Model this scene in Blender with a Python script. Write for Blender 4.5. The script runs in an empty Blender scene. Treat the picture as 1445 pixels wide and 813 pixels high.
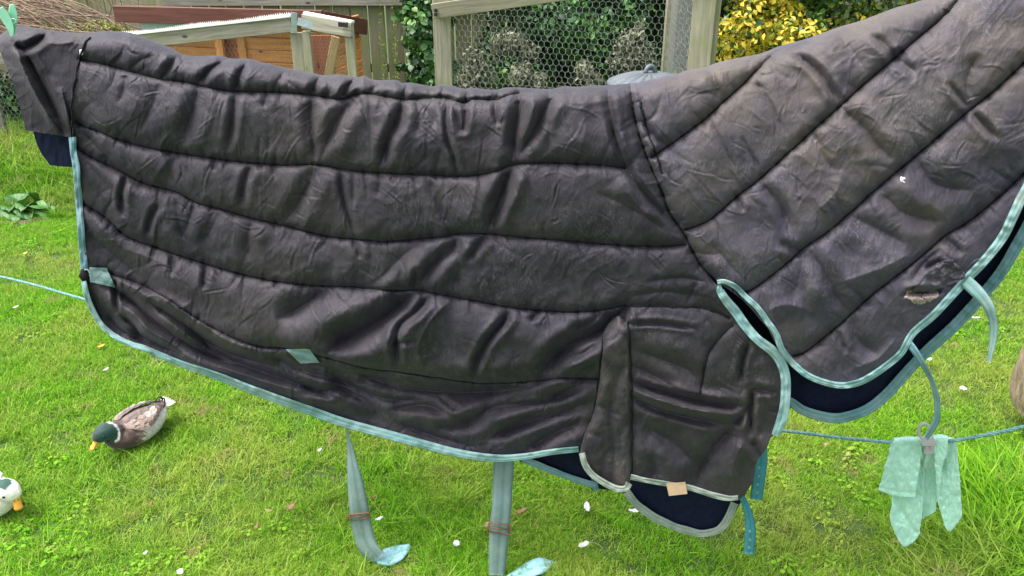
import bpy, math, random
import numpy as np
from mathutils import Vector, Matrix
R = math.radians
rng = np.random.default_rng(7)
random.seed(7)
SC = bpy.context.scene
COL = SC.collection

# ------------------------------------------------------------------ camera, light, exposure
CAMH, PITCH, FPX, CX, CY = 1.75, 25.0, 1134.0, 722.5, 406.5
cam = bpy.data.cameras.new('camera')
cam.sensor_width = 36.0
cam.lens = 36.0 * FPX / 1445.0
cam.clip_start = 0.05
cam.clip_end = 500
co = bpy.data.objects.new('camera', cam)
COL.objects.link(co)
co.location = (0, 0, CAMH)
co.rotation_euler = (R(90 - PITCH), 0, 0)
SC.camera = co

SUN_EL, SUN_AZ = 64.0, -98.0          # azimuth measured from +Y towards +X
world = bpy.data.worlds.new('World')
SC.world = world
world.use_nodes = True
wn = world.node_tree
wn.nodes.clear()
sky = wn.nodes.new('ShaderNodeTexSky')
sky.sky_type = 'NISHITA'
sky.sun_disc = False
sky.sun_elevation = R(SUN_EL)
sky.sun_rotation = R(SUN_AZ)
sky.air_density = 1.0
sky.dust_density = 4.0
hs = wn.nodes.new('ShaderNodeHueSaturation')
hs.inputs['Saturation'].default_value = 0.42
bg = wn.nodes.new('ShaderNodeBackground')
bg.inputs['Strength'].default_value = 0.15
wo = wn.nodes.new('ShaderNodeOutputWorld')
wn.links.new(sky.outputs[0], hs.inputs['Color'])
wn.links.new(hs.outputs[0], bg.inputs['Color'])
wn.links.new(bg.outputs[0], wo.inputs['Surface'])
sun = bpy.data.lights.new('sun', 'SUN')
sun.energy = 1.5
sun.angle = R(30)
sun.color = (1.0, 0.96, 0.9)
so = bpy.data.objects.new('sun', sun)
COL.objects.link(so)
so.location = (0, 0, 8)
sd = Vector((math.sin(R(SUN_AZ)) * math.cos(R(SUN_EL)), math.cos(R(SUN_AZ)) * math.cos(R(SUN_EL)), math.sin(R(SUN_EL))))
so.rotation_euler = sd.to_track_quat('Z', 'Y').to_euler()
SC.view_settings.view_transform = 'Standard'
SC.view_settings.look = 'None'
SC.view_settings.exposure = 1.55
SC.view_settings.gamma = 1.0

# ------------------------------------------------------------------ picture point -> world point
CT, ST = math.cos(R(PITCH)), math.sin(R(PITCH))

def P(u, v, Y):
    u = np.asarray(u, float); v = np.asarray(v, float); Y = np.asarray(Y, float)
    x = (u - CX) / FPX; yy = -(v - CY) / FPX
    dy = CT + yy * ST; dz = -ST + yy * CT
    return np.stack([x / dy * Y, Y + 0 * x, CAMH + dz / dy * Y], -1)

def PV(u, v, Y):
    return Vector(P(u, v, Y).tolist())

def G(u, v, z=0.0):
    x = (u - CX) / FPX; yy = -(v - CY) / FPX
    dy = CT + yy * ST; dz = -ST + yy * CT
    Y = (z - CAMH) / dz * dy
    return PV(u, v, Y)

# ------------------------------------------------------------------ objects
def root_of(o):
    while o.parent: o = o.parent
    return o

def tag(o, label=None, cat=None, group=None, kind=None):
    if label: o['label'] = label
    if cat: o['category'] = cat
    if group: o['group'] = group
    if kind: o['kind'] = kind
    return o

def thing(name, label, cat, loc=(0, 0, 0), group=None):
    o = bpy.data.objects.new(name, None)
    COL.objects.link(o)
    o.empty_display_size = 0.1
    o.location = loc
    return tag(o, label, cat, group)

def mesh(name, verts, faces, smooth=True):
    me = bpy.data.meshes.new(name)
    v = np.asarray(verts, np.float32)
    f = np.asarray(faces) if not isinstance(faces, list) else None
    if f is not None and f.ndim == 2:
        n, k = f.shape
        me.vertices.add(len(v)); me.vertices.foreach_set('co', v.ravel())
        me.loops.add(n * k); me.loops.foreach_set('vertex_index', f.astype(np.int32).ravel())
        me.polygons.add(n)
        me.polygons.foreach_set('loop_start', np.arange(0, n * k, k, dtype=np.int32))
        me.update(calc_edges=True); me.validate()
    else:
        me.from_pydata(v.tolist(), [], faces)
    if smooth:
        me.polygons.foreach_set('use_smooth', np.ones(len(me.polygons), bool))
    me.update()
    return me

def obj(name, verts, faces, mat, parent=None, smooth=True):
    """verts in world space"""
    v = np.asarray(verts, float).reshape(-1, 3)
    if parent is not None:
        v = v - np.array(root_of(parent).location)
    me = mesh(name, v, faces, smooth)
    if mat: me.materials.append(mat)
    o = bpy.data.objects.new(name, me)
    COL.objects.link(o)
    if parent is not None: o.parent = parent
    return o

def own(name, verts, faces, mat, smooth=True):
    """top-level single mesh with its origin at the base"""
    v = np.asarray(verts, float).reshape(-1, 3)
    c = np.array([v[:, 0].mean(), v[:, 1].mean(), v[:, 2].min()])
    me = mesh(name, v - c, faces, smooth)
    if mat: me.materials.append(mat)
    o = bpy.data.objects.new(name, me)
    COL.objects.link(o); o.location = c
    return o

class MB:
    def __init__(s): s.v = []; s.f = []
    def add(s, verts, faces):
        b = sum(len(a) for a in s.v)
        s.v.append(np.asarray(verts, float).reshape(-1, 3))
        s.f += [[i + b for i in f] for f in faces]
        return s
    def build(s, name, mat, parent=None, smooth=True):
        V = np.concatenate(s.v)
        if parent is None: return own(name, V, s.f, mat, smooth)
        return obj(name, V, s.f, mat, parent, smooth)

def grid_faces(nu, nv, close=False):
    i = np.arange(nu - (0 if close else 1)); j = np.arange(nv - 1)
    I, J = np.meshgrid(i, j, indexing='ij')
    I2 = (I + 1) % nu
    return np.stack([I * nv + J, I2 * nv + J, I2 * nv + J + 1, I * nv + J + 1], -1).reshape(-1, 4)

def box_geo(L, W, T, ch=0.0):
    """box L along x from 0..L, W along y, T along z; chamfered long edges"""
    w, t = W / 2, T / 2
    c = ch if ch > 0 else 0
    if c == 0: ring = [(-w, -t), (w, -t), (w, t), (-w, t)]
    else: ring = [(-w + c, -t), (w - c, -t), (w, -t + c), (w, t - c), (w - c, t), (-w + c, t), (-w, t - c), (-w, -t + c)]
    n = len(ring)
    V = [(0, a, b) for a, b in ring] + [(L, a, b) for a, b in ring]
    F = [[i, (i + 1) % n, n + (i + 1) % n, n + i] for i in range(n)] + [list(range(n))[::-1], list(range(n, 2 * n))]
    F = [f[::-1] for f in F]
    return V, F

_bc = {}
def board(name, p0, p1, W, T, mat, parent=None, face=(0, -1, 0), ch=0.003):
    """a timber from p0 to p1; its thickness T points along `face`. Object x axis runs along the grain"""
    p0 = Vector(p0); p1 = Vector(p1)
    x = (p1 - p0); L = x.length; x.normalize()
    z = Vector(face); z = (z - x * z.dot(x)).normalized(); y = z.cross(x)
    key = (round(L, 3), round(W, 4), round(T, 4), mat.name, ch)
    if key not in _bc:
        V, F = box_geo(L, W, T, ch)
        me = mesh(name, V, F, False); me.materials.append(mat); _bc[key] = me
    o = bpy.data.objects.new(name, _bc[key]); COL.objects.link(o)
    M = Matrix((x, y, z)).transposed().to_4x4(); M.translation = p0
    if parent is not None:
        o.parent = parent
        # keep parents unrotated: only subtract the chain's translation
        q = parent; off = Vector((0, 0, 0)); RM = Matrix.Identity(4)
        chain = []
        while q: chain.append(q); q = q.parent
        for q in reversed(chain): RM = RM @ q.matrix_basis
        M = RM.inverted() @ M
    o.matrix_basis = M
    return o

def tube(path, r, n=8, cap=True, twist=0.0, prof=None):
    path = np.asarray(path, float); m = len(path)
    r = np.broadcast_to(np.asarray(r, float), (m,))
    T = np.gradient(path, axis=0); T /= np.linalg.norm(T, axis=1)[:, None] + 1e-12
    up = np.array([0, 0, 1.0]) if abs(T[0][2]) < 0.9 else np.array([1.0, 0, 0])
    N = np.zeros_like(T); a = up - T[0] * up.dot(T[0]); N[0] = a / np.linalg.norm(a)
    for i in range(1, m):
        a = N[i - 1] - T[i] * N[i - 1].dot(T[i]); N[i] = a / (np.linalg.norm(a) + 1e-12)
    B = np.cross(T, N)
    ang = np.linspace(0, 2 * np.pi, n, endpoint=False)
    V = path[:, None, :] + r[:, None, None] * (np.cos(ang)[None, :, None] * N[:, None, :] + np.sin(ang)[None, :, None] * B[:, None, :])
    V = V.reshape(-1, 3)
    F = []
    for i in range(m - 1):
        for k in range(n):
            F.append([i * n + k, i * n + (k + 1) % n, (i + 1) * n + (k + 1) % n, (i + 1) * n + k])
    if cap: F += [list(range(n))[::-1], list(range((m - 1) * n, m * n))]
    return V, F

def smooth_path(pts, n):
    """Catmull-Rom through pts resampled to n points by arc length"""
    p = np.asarray(pts, float)
    if len(p) == 2:
        t = np.linspace(0, 1, n)[:, None]; return p[0] * (1 - t) + p[1] * t
    q = np.vstack([2 * p[0] - p[1], p, 2 * p[-1] - p[-2]])
    out = []
    for i in range(1, len(q) - 2):
        t = np.linspace(0, 1, 24, endpoint=False)[:, None]
        a, b, c, d = q[i - 1], q[i], q[i + 1], q[i + 2]
        out.append(0.5 * ((2 * b) + (-a + c) * t + (2 * a - 5 * b + 4 * c - d) * t ** 2 + (-a + 3 * b - 3 * c + d) * t ** 3))
    out = np.vstack(out + [p[-1:]])
    s = np.r_[0, np.cumsum(np.linalg.norm(np.diff(out, axis=0), axis=1))]
    x = np.linspace(0, s[-1], n)
    return np.stack([np.interp(x, s, out[:, k]) for k in range(p.shape[1])], -1)

def lin_path(pts, n):
    p = np.asarray(pts, float)
    s = np.r_[0, np.cumsum(np.linalg.norm(np.diff(p, axis=0), axis=1))]
    x = np.linspace(0, s[-1], n)
    return np.stack([np.interp(x, s, p[:, k]) for k in range(p.shape[1])], -1)

# ------------------------------------------------------------------ noise
_lat = {}
def vnoise(x, y, seed=0):
    if seed not in _lat: _lat[seed] = np.random.default_rng(seed + 100).uniform(-1, 1, (256, 256))
    L = _lat[seed]
    xi = np.floor(x).astype(int); yi = np.floor(y).astype(int)
    fx = x - xi; fy = y - yi
    fx = fx * fx * fx * (fx * (fx * 6 - 15) + 10); fy = fy * fy * fy * (fy * (fy * 6 - 15) + 10)
    a = L[xi % 256, yi % 256]; b = L[(xi + 1) % 256, yi % 256]
    c = L[xi % 256, (yi + 1) % 256]; d = L[(xi + 1) % 256, (yi + 1) % 256]
    return (a * (1 - fx) + b * fx) * (1 - fy) + (c * (1 - fx) + d * fx) * fy

def fbm(x, y, seed=0, oct=3):
    s = 0; a = 1
    for k in range(oct):
        s = s + a * vnoise(x * 2 ** k + 17.3 * k, y * 2 ** k + 5.1 * k, seed + k); a *= 0.5
    return s

# ------------------------------------------------------------------ materials
def new_mat(name):
    m = bpy.data.materials.new(name); m.use_nodes = True
    nt = m.node_tree
    return m, nt, nt.nodes['Principled BSDF']

def N(nt, t, **kw):
    n = nt.nodes.new(t)
    for k, v in kw.items():
        if k in n.inputs: n.inputs[k].default_value = v
        else: setattr(n, k, v)
    return n

def ramp(nt, fac, stops):
    r = nt.nodes.new('ShaderNodeValToRGB')
    e = r.color_ramp.elements
    while len(e) < len(stops): e.new(0.5)
    for k, (p, c) in enumerate(stops):
        e[k].position = p; e[k].color = (*c, 1) if len(c) == 3 else c
    nt.links.new(fac, r.inputs[0])
    return r.outputs[0]

def mixc(nt, fac, a, b, mode='MIX'):
    n = nt.nodes.new('ShaderNodeMix'); n.data_type = 'RGBA'; n.blend_type = mode
    for s, val in ((n.inputs[0], fac), (n.inputs[6], a), (n.inputs[7], b)):
        if isinstance(val, bpy.types.NodeSocket): nt.links.new(val, s)
        elif isinstance(val, (tuple, list)): s.default_value = (*val, 1)
        else: s.default_value = val
    return n.outputs[2]

def bump(nt, bsdf, h, strength=0.4, dist=0.002, prev=None):
    b = nt.nodes.new('ShaderNodeBump')
    b.inputs['Strength'].default_value = strength; b.inputs['Distance'].default_value = dist
    nt.links.new(h, b.inputs['Height'])
    if prev is not None: nt.links.new(prev, b.inputs['Normal'])
    nt.links.new(b.outputs[0], bsdf.inputs['Normal'])
    return b.outputs[0]

def coords(nt, kind='Object', scale=(1, 1, 1), rot=(0, 0, 0)):
    tc = nt.nodes.new('ShaderNodeTexCoord'); mp = nt.nodes.new('ShaderNodeMapping')
    mp.inputs['Scale'].default_value = scale; mp.inputs['Rotation'].default_value = rot
    nt.links.new(tc.outputs[kind], mp.inputs['Vector'])
    return mp.outputs[0]

def plain(name, col, rough=0.6, spec=0.5, var=0.25, scale=30, bumpd=0.0006, metal=0.0, bstr=0.3):
    m, nt, b = new_mat(name)
    c = coords(nt)
    n = N(nt, 'ShaderNodeTexNoise', Scale=scale, Detail=5.0, Roughness=0.6); nt.links.new(c, n.inputs['Vector'])
    nt.links.new(ramp(nt, n.outputs[0], [(0.3, tuple(x * (1 - var) for x in col)), (0.7, tuple(min(1, x * (1 + var)) for x in col))]), b.inputs['Base Color'])
    b.inputs['Roughness'].default_value = rough; b.inputs['Metallic'].default_value = metal
    b.inputs['Specular IOR Level'].default_value = spec
    bump(nt, b, n.outputs[0], bstr, bumpd)
    return m

def wood(name, c1, c2, moss=None, rough=0.8, knots=True, mossamt=0.55):
    """grain along the object's x axis, tone shifted per board"""
    m, nt, b = new_mat(name)
    oi = nt.nodes.new('ShaderNodeObjectInfo')
    tc = nt.nodes.new('ShaderNodeTexCoord')
    off = nt.nodes.new('ShaderNodeVectorMath'); off.operation = 'SCALE'; off.inputs[0].default_value = (37, 91, 53)
    nt.links.new(oi.outputs['Random'], off.inputs['Scale'])
    add = nt.nodes.new('ShaderNodeVectorMath'); add.operation = 'ADD'
    nt.links.new(tc.outputs['Object'], add.inputs[0]); nt.links.new(off.outputs[0], add.inputs[1])
    mp = nt.nodes.new('ShaderNodeMapping'); mp.inputs['Scale'].default_value = (3, 45, 45); nt.links.new(add.outputs[0], mp.inputs[0])
    n = N(nt, 'ShaderNodeTexNoise', Scale=1.0, Detail=8.0, Roughness=0.65, Distortion=0.6); nt.links.new(mp.outputs[0], n.inputs['Vector'])
    col = ramp(nt, n.outputs[0], [(0.3, c1), (0.68, c2)])
    n2 = N(nt, 'ShaderNodeTexNoise', Scale=5.0, Detail=4.0); nt.links.new(add.outputs[0], n2.inputs['Vector'])
    if moss:
        f = ramp(nt, n2.outputs[0], [(mossamt - 0.12, (0, 0, 0)), (mossamt + 0.15, (0.8, 0.8, 0.8))])
        col = mixc(nt, f, col, moss)
    hv = nt.nodes.new('ShaderNodeHueSaturation'); nt.links.new(col, hv.inputs['Color'])
    mr = N(nt, 'ShaderNodeMapRange'); mr.inputs[3].default_value = 0.78; mr.inputs[4].default_value = 1.2
    nt.links.new(oi.outputs['Random'], mr.inputs[0]); nt.links.new(mr.outputs[0], hv.inputs['Value'])
    out = hv.outputs[0]
    if knots:
        mk = nt.nodes.new('ShaderNodeMapping'); mk.inputs['Scale'].default_value = (4, 9, 9); nt.links.new(add.outputs[0], mk.inputs[0])
        vo = N(nt, 'ShaderNodeTexVoronoi', Scale=1.0); nt.links.new(mk.outputs[0], vo.inputs['Vector'])
        kf = ramp(nt, vo.outputs['Distance'], [(0.05, (1, 1, 1)), (0.12, (0, 0, 0))])
        out = mixc(nt, kf, out, tuple(x * 0.35 for x in c1))
    nt.links.new(out, b.inputs['Base Color'])
    b.inputs['Roughness'].default_value = rough; b.inputs['Specular IOR Level'].default_value = 0.3
    bump(nt, b, n.outputs[0], 0.6, 0.003)
    return m

def leaf_mat(name, cols, rough=0.5, trans=0.25):
    """colour from the attribute tint (0..1) through a ramp"""
    m, nt, b = new_mat(name)
    at = nt.nodes.new('ShaderNodeAttribute'); at.attribute_name = 'tint'
    k = len(cols)
    col = ramp(nt, at.outputs['Fac'], [(i / max(1, k - 1), c) for i, c in enumerate(cols)])
    nt.links.new(col, b.inputs['Base Color'])
    b.inputs['Roughness'].default_value = rough
    tr = nt.nodes.new('ShaderNodeBsdfTranslucent'); nt.links.new(col, tr.inputs['Color'])
    mx = nt.nodes.new('ShaderNodeMixShader'); mx.inputs[0].default_value = trans
    nt.links.new(b.outputs[0], mx.inputs[1]); nt.links.new(tr.outputs[0], mx.inputs[2])
    nt.links.new(mx.outputs[0], nt.nodes['Material Output'].inputs['Surface'])
    return m

M = {}
M['weathered'] = wood('weathered_timber', (0.16, 0.15, 0.10), (0.36, 0.33, 0.25), (0.21, 0.23, 0.10), mossamt=0.56)
M['greywood'] = wood('grey_timber', (0.17, 0.155, 0.12), (0.38, 0.355, 0.29), (0.26, 0.26, 0.15), mossamt=0.66)
M['fencewood'] = wood('fence_board', (0.17, 0.16, 0.10), (0.33, 0.30, 0.20), (0.19, 0.23, 0.08), mossamt=0.52)
M['orangewood'] = wood('hutch_plank', (0.42, 0.15, 0.03), (0.72, 0.32, 0.10), rough=0.65)
M['brownwood'] = wood('brown_roof_board', (0.085, 0.028, 0.02), (0.155, 0.058, 0.042), rough=0.55)
M['newwood'] = wood('new_lath', (0.42, 0.27, 0.10), (0.6, 0.42, 0.2), rough=0.6)
M['redwood'] = wood('red_board', (0.30, 0.09, 0.04), (0.48, 0.17, 0.09), rough=0.7)
M['wire'] = plain('galvanised_wire', (0.42, 0.44, 0.42), 0.45, metal=0.3, var=0.1)
M['wiredark'] = plain('dull_wire', (0.25, 0.27, 0.24), 0.5, metal=0.3, var=0.1)
M['steel'] = plain('galvanised_bracket', (0.36, 0.44, 0.46), 0.45, metal=0.4, var=0.15)
M['darkmetal'] = plain('dark_bolt', (0.03, 0.03, 0.03), 0.4, metal=0.5)
M['whiteplastic'] = plain('white_plastic', (0.75, 0.75, 0.7), 0.45, var=0.06)
M['bin'] = plain('grey_bin_plastic', (0.10, 0.118, 0.13), 0.5, var=0.12, scale=12)

# weathered black nylon shell
def shell_mat(name, dirt=1.0, dark=1.0):
    m, nt, b = new_mat(name)
    c = coords(nt)
    # pale dusty smears and brown mud
    w = N(nt, 'ShaderNodeTexNoise', Scale=2.3, Detail=6.0, Roughness=0.62, Distortion=0.8); nt.links.new(c, w.inputs['Vector'])
    cs = coords(nt, scale=(17, 17, 11), rot=(0, R(25), 0))
    s = N(nt, 'ShaderNodeTexNoise', Scale=1.0, Detail=8.0, Roughness=0.75, Distortion=0.4); nt.links.new(cs, s.inputs['Vector'])
    base = ramp(nt, w.outputs[0], [(0.30, tuple(x * dark for x in (0.0098, 0.0086, 0.0132))), (0.52, tuple(x * dark for x in (0.0145, 0.0130, 0.0185))), (0.72, tuple(x * dark for x in (0.025, 0.0228, 0.0285)))])
    f1 = ramp(nt, s.outputs[0], [(0.48, (0, 0, 0)), (0.74, (0.50 * dirt,) * 3)])
    col = mixc(nt, f1, base, (0.092, 0.084, 0.092))
    # brown mud grows towards lower and right side
    br = N(nt, 'ShaderNodeTexNoise', Scale=1.4, Detail=7.0, Roughness=0.7); nt.links.new(coords(nt, scale=(1, 1, 1.3)), br.inputs['Vector'])
    f2 = ramp(nt, br.outputs[0], [(0.47, (0, 0, 0)), (0.66, (min(1, 0.55 * dirt * dirt),) * 3)])
    col = mixc(nt, f2, col, (0.088, 0.073, 0.055))
    # scuffs: thin pale scratches
    sc = N(nt, 'ShaderNodeTexNoise', Scale=1.0, Detail=3.0, Roughness=0.6, Distortion=2.5); nt.links.new(coords(nt, scale=(38, 38, 14), rot=(0, R(-50), 0)), sc.inputs['Vector'])
    f3 = ramp(nt, sc.outputs[0], [(0.485, (0, 0, 0)), (0.5, (0.6 * dirt,) * 3), (0.515, (0, 0, 0))])
    pm = N(nt, 'ShaderNodeTexNoise', Scale=6.0, Detail=2.0); nt.links.new(c, pm.inputs['Vector'])
    f3m = mixc(nt, 1.0, f3, ramp(nt, pm.outputs[0], [(0.5, (0, 0, 0)), (0.62, (1, 1, 1))]), 'MULTIPLY')
    col = mixc(nt, f3m, col, (0.16, 0.15, 0.14))
    nt.links.new(col, b.inputs['Base Color'])
    rr = N(nt, 'ShaderNodeMapRange'); rr.inputs[3].default_value = 0.52; rr.inputs[4].default_value = 0.74
    nt.links.new(s.outputs[0], rr.inputs[0]); nt.links.new(rr.outputs[0], b.inputs['Roughness'])
    b.inputs['Specular IOR Level'].default_value = 0.44
    b.inputs['Specular Tint'].default_value = (0.96, 0.91, 1.0, 1)
    b.inputs['Sheen Weight'].default_value = 0.05; b.inputs['Sheen Roughness'].default_value = 0.5
    # crinkles: creased film
    wv = N(nt, 'ShaderNodeTexNoise', Scale=9.0, Detail=2.0); nt.links.new(c, wv.inputs['Vector'])
    vm = nt.nodes.new('ShaderNodeMix'); vm.data_type = 'VECTOR'; vm.inputs[0].default_value = 0.08
    nt.links.new(c, vm.inputs[4]); nt.links.new(wv.outputs['Color'], vm.inputs[5])
    v1 = N(nt, 'ShaderNodeTexVoronoi', Scale=16.0); v1.feature = 'DISTANCE_TO_EDGE'; nt.links.new(vm.outputs[1], v1.inputs['Vector'])
    v2 = N(nt, 'ShaderNodeTexVoronoi', Scale=43.0); v2.feature = 'F1'; nt.links.new(vm.outputs[1], v2.inputs['Vector'])
    cr = N(nt, 'ShaderNodeTexNoise', Scale=1.0, Detail=6.0, Roughness=0.6, Distortion=1.5); nt.links.new(coords(nt, scale=(45, 45, 17), rot=(0, R(20), 0)), cr.inputs['Vector'])
    n1 = bump(nt, b, v1.outputs['Distance'], 0.30, 0.008)
    n2 = bump(nt, b, v2.outputs['Distance'], 0.10, 0.005, n1)
    n3 = bump(nt, b, cr.outputs[0], 0.6, 0.005, n2)
    wf = N(nt, 'ShaderNodeTexNoise', Scale=420.0, Detail=2.0); nt.links.new(c, wf.inputs['Vector'])
    bump(nt, b, wf.outputs[0], 0.25, 0.0006, n3)
    return m
M['shell'] = shell_mat('black_nylon_shell', 0.68)
M['shellneck'] = shell_mat('black_nylon_neck_shell', 1.5, 2.4)
M['shellgusset'] = shell_mat('muddy_black_nylon', 1.4, 0.95)
M['shelltorn'] = shell_mat('worn_torn_nylon', 1.6, 2.0)
M['shelltail'] = shell_mat('smooth_black_nylon', 0.45, 0.8)
M['navy'] = plain('navy_lining', (0.006, 0.010, 0.026), 0.9, spec=0.15, var=0.3, scale=60)
M['fluffwhite'] = plain('clean_wadding', (0.55, 0.53, 0.55), 0.95, spec=0.1, var=0.3, scale=90, bumpd=0.004)
M['thread'] = plain('black_thread', (0.006, 0.006, 0.007), 0.8, spec=0.2)

def webbing(name, col, pale, dirt=(0.36, 0.28, 0.22)):
    m, nt, b = new_mat(name)
    c = coords(nt)
    n = N(nt, 'ShaderNodeTexNoise', Scale=11.0, Detail=6.0, Roughness=0.65); nt.links.new(c, n.inputs['Vector'])
    col1 = ramp(nt, n.outputs[0], [(0.32, col), (0.66, pale)])
    d = N(nt, 'ShaderNodeTexNoise', Scale=26.0, Detail=6.0, Roughness=0.75); nt.links.new(c, d.inputs['Vector'])
    f = ramp(nt, d.outputs[0], [(0.56, (0, 0, 0)), (0.74, (0.55, 0.55, 0.55))])
    cmix = mixc(nt, f, col1, dirt)
    b.inputs['Roughness'].default_value = 0.88; b.inputs['Specular IOR Level'].default_value = 0.15
    uv = nt.nodes.new('ShaderNodeUVMap')
    mp = nt.nodes.new('ShaderNodeMapping'); mp.inputs['Scale'].default_value = (160, 1.45, 1); nt.links.new(uv.outputs[0], mp.inputs[0])
    w = N(nt, 'ShaderNodeTexWave', Scale=1.0); w.bands_direction = 'Y'; nt.links.new(mp.outputs[0], w.inputs[0])
    w2 = N(nt, 'ShaderNodeTexWave', Scale=1.0); w2.bands_direction = 'X'; nt.links.new(mp.outputs[0], w2.inputs[0])
    nt.links.new(mixc(nt, 1.0, cmix, ramp(nt, w.outputs[1], [(0.05, (0.82, 0.82, 0.82)), (0.4, (1, 1, 1))]), 'MULTIPLY'), b.inputs['Base Color'])
    n1 = bump(nt, b, w.outputs[1], 0.5, 0.0015)
    n2 = bump(nt, b, w2.outputs[1], 0.25, 0.0006, n1)
    bump(nt, b, d.outputs[0], 0.35, 0.002, n2)
    return m
M['teal'] = webbing('faded_teal_binding', (0.13, 0.28, 0.275), (0.26, 0.39, 0.375))
M['tealgrey'] = webbing('grey_green_binding', (0.20, 0.26, 0.22), (0.36, 0.40, 0.34))
M['teallow'] = webbing('blue_teal_binding', (0.10, 0.225, 0.255), (0.20, 0.33, 0.35))
M['strap'] = webbing('faded_teal_strap', (0.12, 0.20, 0.185), (0.20, 0.28, 0.255))
M['strapdark'] = webbing('deep_teal_strap', (0.03, 0.17, 0.19), (0.06, 0.25, 0.26), (0.1, 0.16, 0.15))
M['strappale'] = webbing('pale_blue_strap', (0.24, 0.47, 0.52), (0.34, 0.56, 0.60), (0.30, 0.46, 0.48))
M['label'] = plain('faded_label', (0.62, 0.42, 0.27), 0.8, var=0.15, scale=40)
M['rust'] = plain('rusty_buckle', (0.20, 0.10, 0.05), 0.6, metal=0.5, var=0.4, scale=80)
M['fluff'] = plain('white_wadding', (0.33, 0.27, 0.24), 0.95, spec=0.1, var=0.35, scale=90, bumpd=0.004)
M['peg'] = plain('green_peg_plastic', (0.26, 0.60, 0.40), 0.4, var=0.1)
M['greypeg'] = plain('grey_clip_plastic', (0.37, 0.34, 0.35), 0.4, var=0.08)

# ------------------------------------------------------------------ ground
def ground():
    xs = np.unique(np.r_[np.linspace(-60, -6, 16), np.linspace(-6, 6, 121), np.linspace(6, 60, 16)])
    ys = np.unique(np.r_[np.linspace(-60, 0, 14), np.linspace(0, 8, 81), np.linspace(8, 80, 20)])
    X, Y = np.meshgrid(xs, ys, indexing='ij')
    Z = gz(X, Y)
    V = np.stack([X, Y, Z], -1).reshape(-1, 3)
    m, nt, b = new_mat('lawn_soil')
    n = N(nt, 'ShaderNodeTexNoise', Scale=6.0, Detail=8.0, Roughness=0.7); nt.links.new(coords(nt), n.inputs['Vector'])
    nt.links.new(ramp(nt, n.outputs[0], [(0.3, (0.022, 0.045, 0.008)), (0.55, (0.045, 0.085, 0.012)), (0.75, (0.085, 0.075, 0.03))]), b.inputs['Base Color'])
    b.inputs['Roughness'].default_value = 0.95
    bump(nt, b, n.outputs[0], 0.8, 0.02)
    o = obj('ground', V, grid_faces(len(xs), len(ys)), m)
    tag(o, kind='structure')

def gz(X, Y):
    X = np.asarray(X, float); Y = np.asarray(Y, float)
    z = 0.012 * vnoise(X * 1.3 + 40, Y * 1.3 + 40, 3)
    # low bank of rough grass at the back left
    bank = np.clip((Y - 4.7 + 0.2 * np.sin(X * 2)) / 1.3, 0, 1); side = np.clip((-X - 2.0) / 0.8, 0, 1)
    z = z + 0.10 * bank * bank * (3 - 2 * bank) * side
    return z
ground()

# ------------------------------------------------------------------ grass
def blade_clump(n, rad, hmin, hmax, w, seed, lean=0.5, flat=0.0):
    r = np.random.default_rng(seed)
    V = []; F = []; T = []
    for i in range(n):
        a = r.uniform(0, 2 * np.pi); d = rad * math.sqrt(r.uniform())
        bx, by = d * math.cos(a), d * math.sin(a)
        h = r.uniform(hmin, hmax); yaw = r.uniform(0, 2 * np.pi); ln = r.uniform(0.1, lean) * h
        dx, dy = math.cos(yaw), math.sin(yaw); tx, ty = -dy, dx
        ww = w * r.uniform(0.7, 1.3); b = len(V)
        droop = r.uniform(0, 0.35) * h
        for k, (f, wf) in enumerate(((0, 0.9), (0.45, 1.0), (0.8, 0.65))):
            ox = bx + dx * ln * f * f * 1.6; oy = by + dy * ln * f * f * 1.6; z = h * f - droop * f ** 3 - 0.01 * (1 - f)
            V.append((ox - tx * ww * wf / 2, oy - ty * ww * wf / 2, z)); V.append((ox + tx * ww * wf / 2, oy + ty * ww * wf / 2, z))
        V.append((bx + dx * ln * 1.6, by + dy * ln * 1.6, h - droop))
        F += [(b, b + 1, b + 3, b + 2), (b + 2, b + 3, b + 5, b + 4), (b + 4, b + 5, b + 6)]
        t = r.uniform(0, 1) * 0.86
        if r.uniform() < 0.05: t = 1.0
        T += [t] * 7
    me = bpy.data.meshes.new('grass_clump')
    me.from_pydata(V, [], F)
    me.polygons.foreach_set('use_smooth', np.ones(len(F), bool))
    at = me.attributes.new('tint', 'FLOAT', 'POINT'); at.data.foreach_set('value', np.array(T, np.float32))
    return me

def weed_clump(seed):
    """a little rosette of rounded leaves (clover, daisy, dandelion)"""
    r = np.random.default_rng(seed); V = []; F = []; T = []
    for i in range(16):
        a = r.uniform(0, 6.28); d = r.uniform(0.004, 0.040); L = r.uniform(0.012, 0.024); W = L * r.uniform(0.5, 0.9); h = r.uniform(0.020, 0.040)
        c, s = math.cos(a), math.sin(a); b = len(V); t = r.uniform(0.1, 0.5)
        for k, (f, w) in enumerate(((0, 0.15), (0.35, 0.9), (0.7, 1.0), (1, 0.3))):
            x = d + L * f; z = h - 0.3 * L * f * f * r.uniform(0.2, 1.5)
            for sg in (-1, 1): V.append((x * c - sg * W * w / 2 * s, x * s + sg * W * w / 2 * c, z)); T.append(t)
        F += [(b, b + 2, b + 3, b + 1), (b + 2, b + 4, b + 5, b + 3), (b + 4, b + 6, b + 7, b + 5)]
    me = bpy.data.meshes.new('grass_clump'); me.from_pydata(V, [], F)
    at = me.attributes.new('tint', 'FLOAT', 'POINT'); at.data.foreach_set('value', np.array(T, np.float32))
    return me

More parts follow.
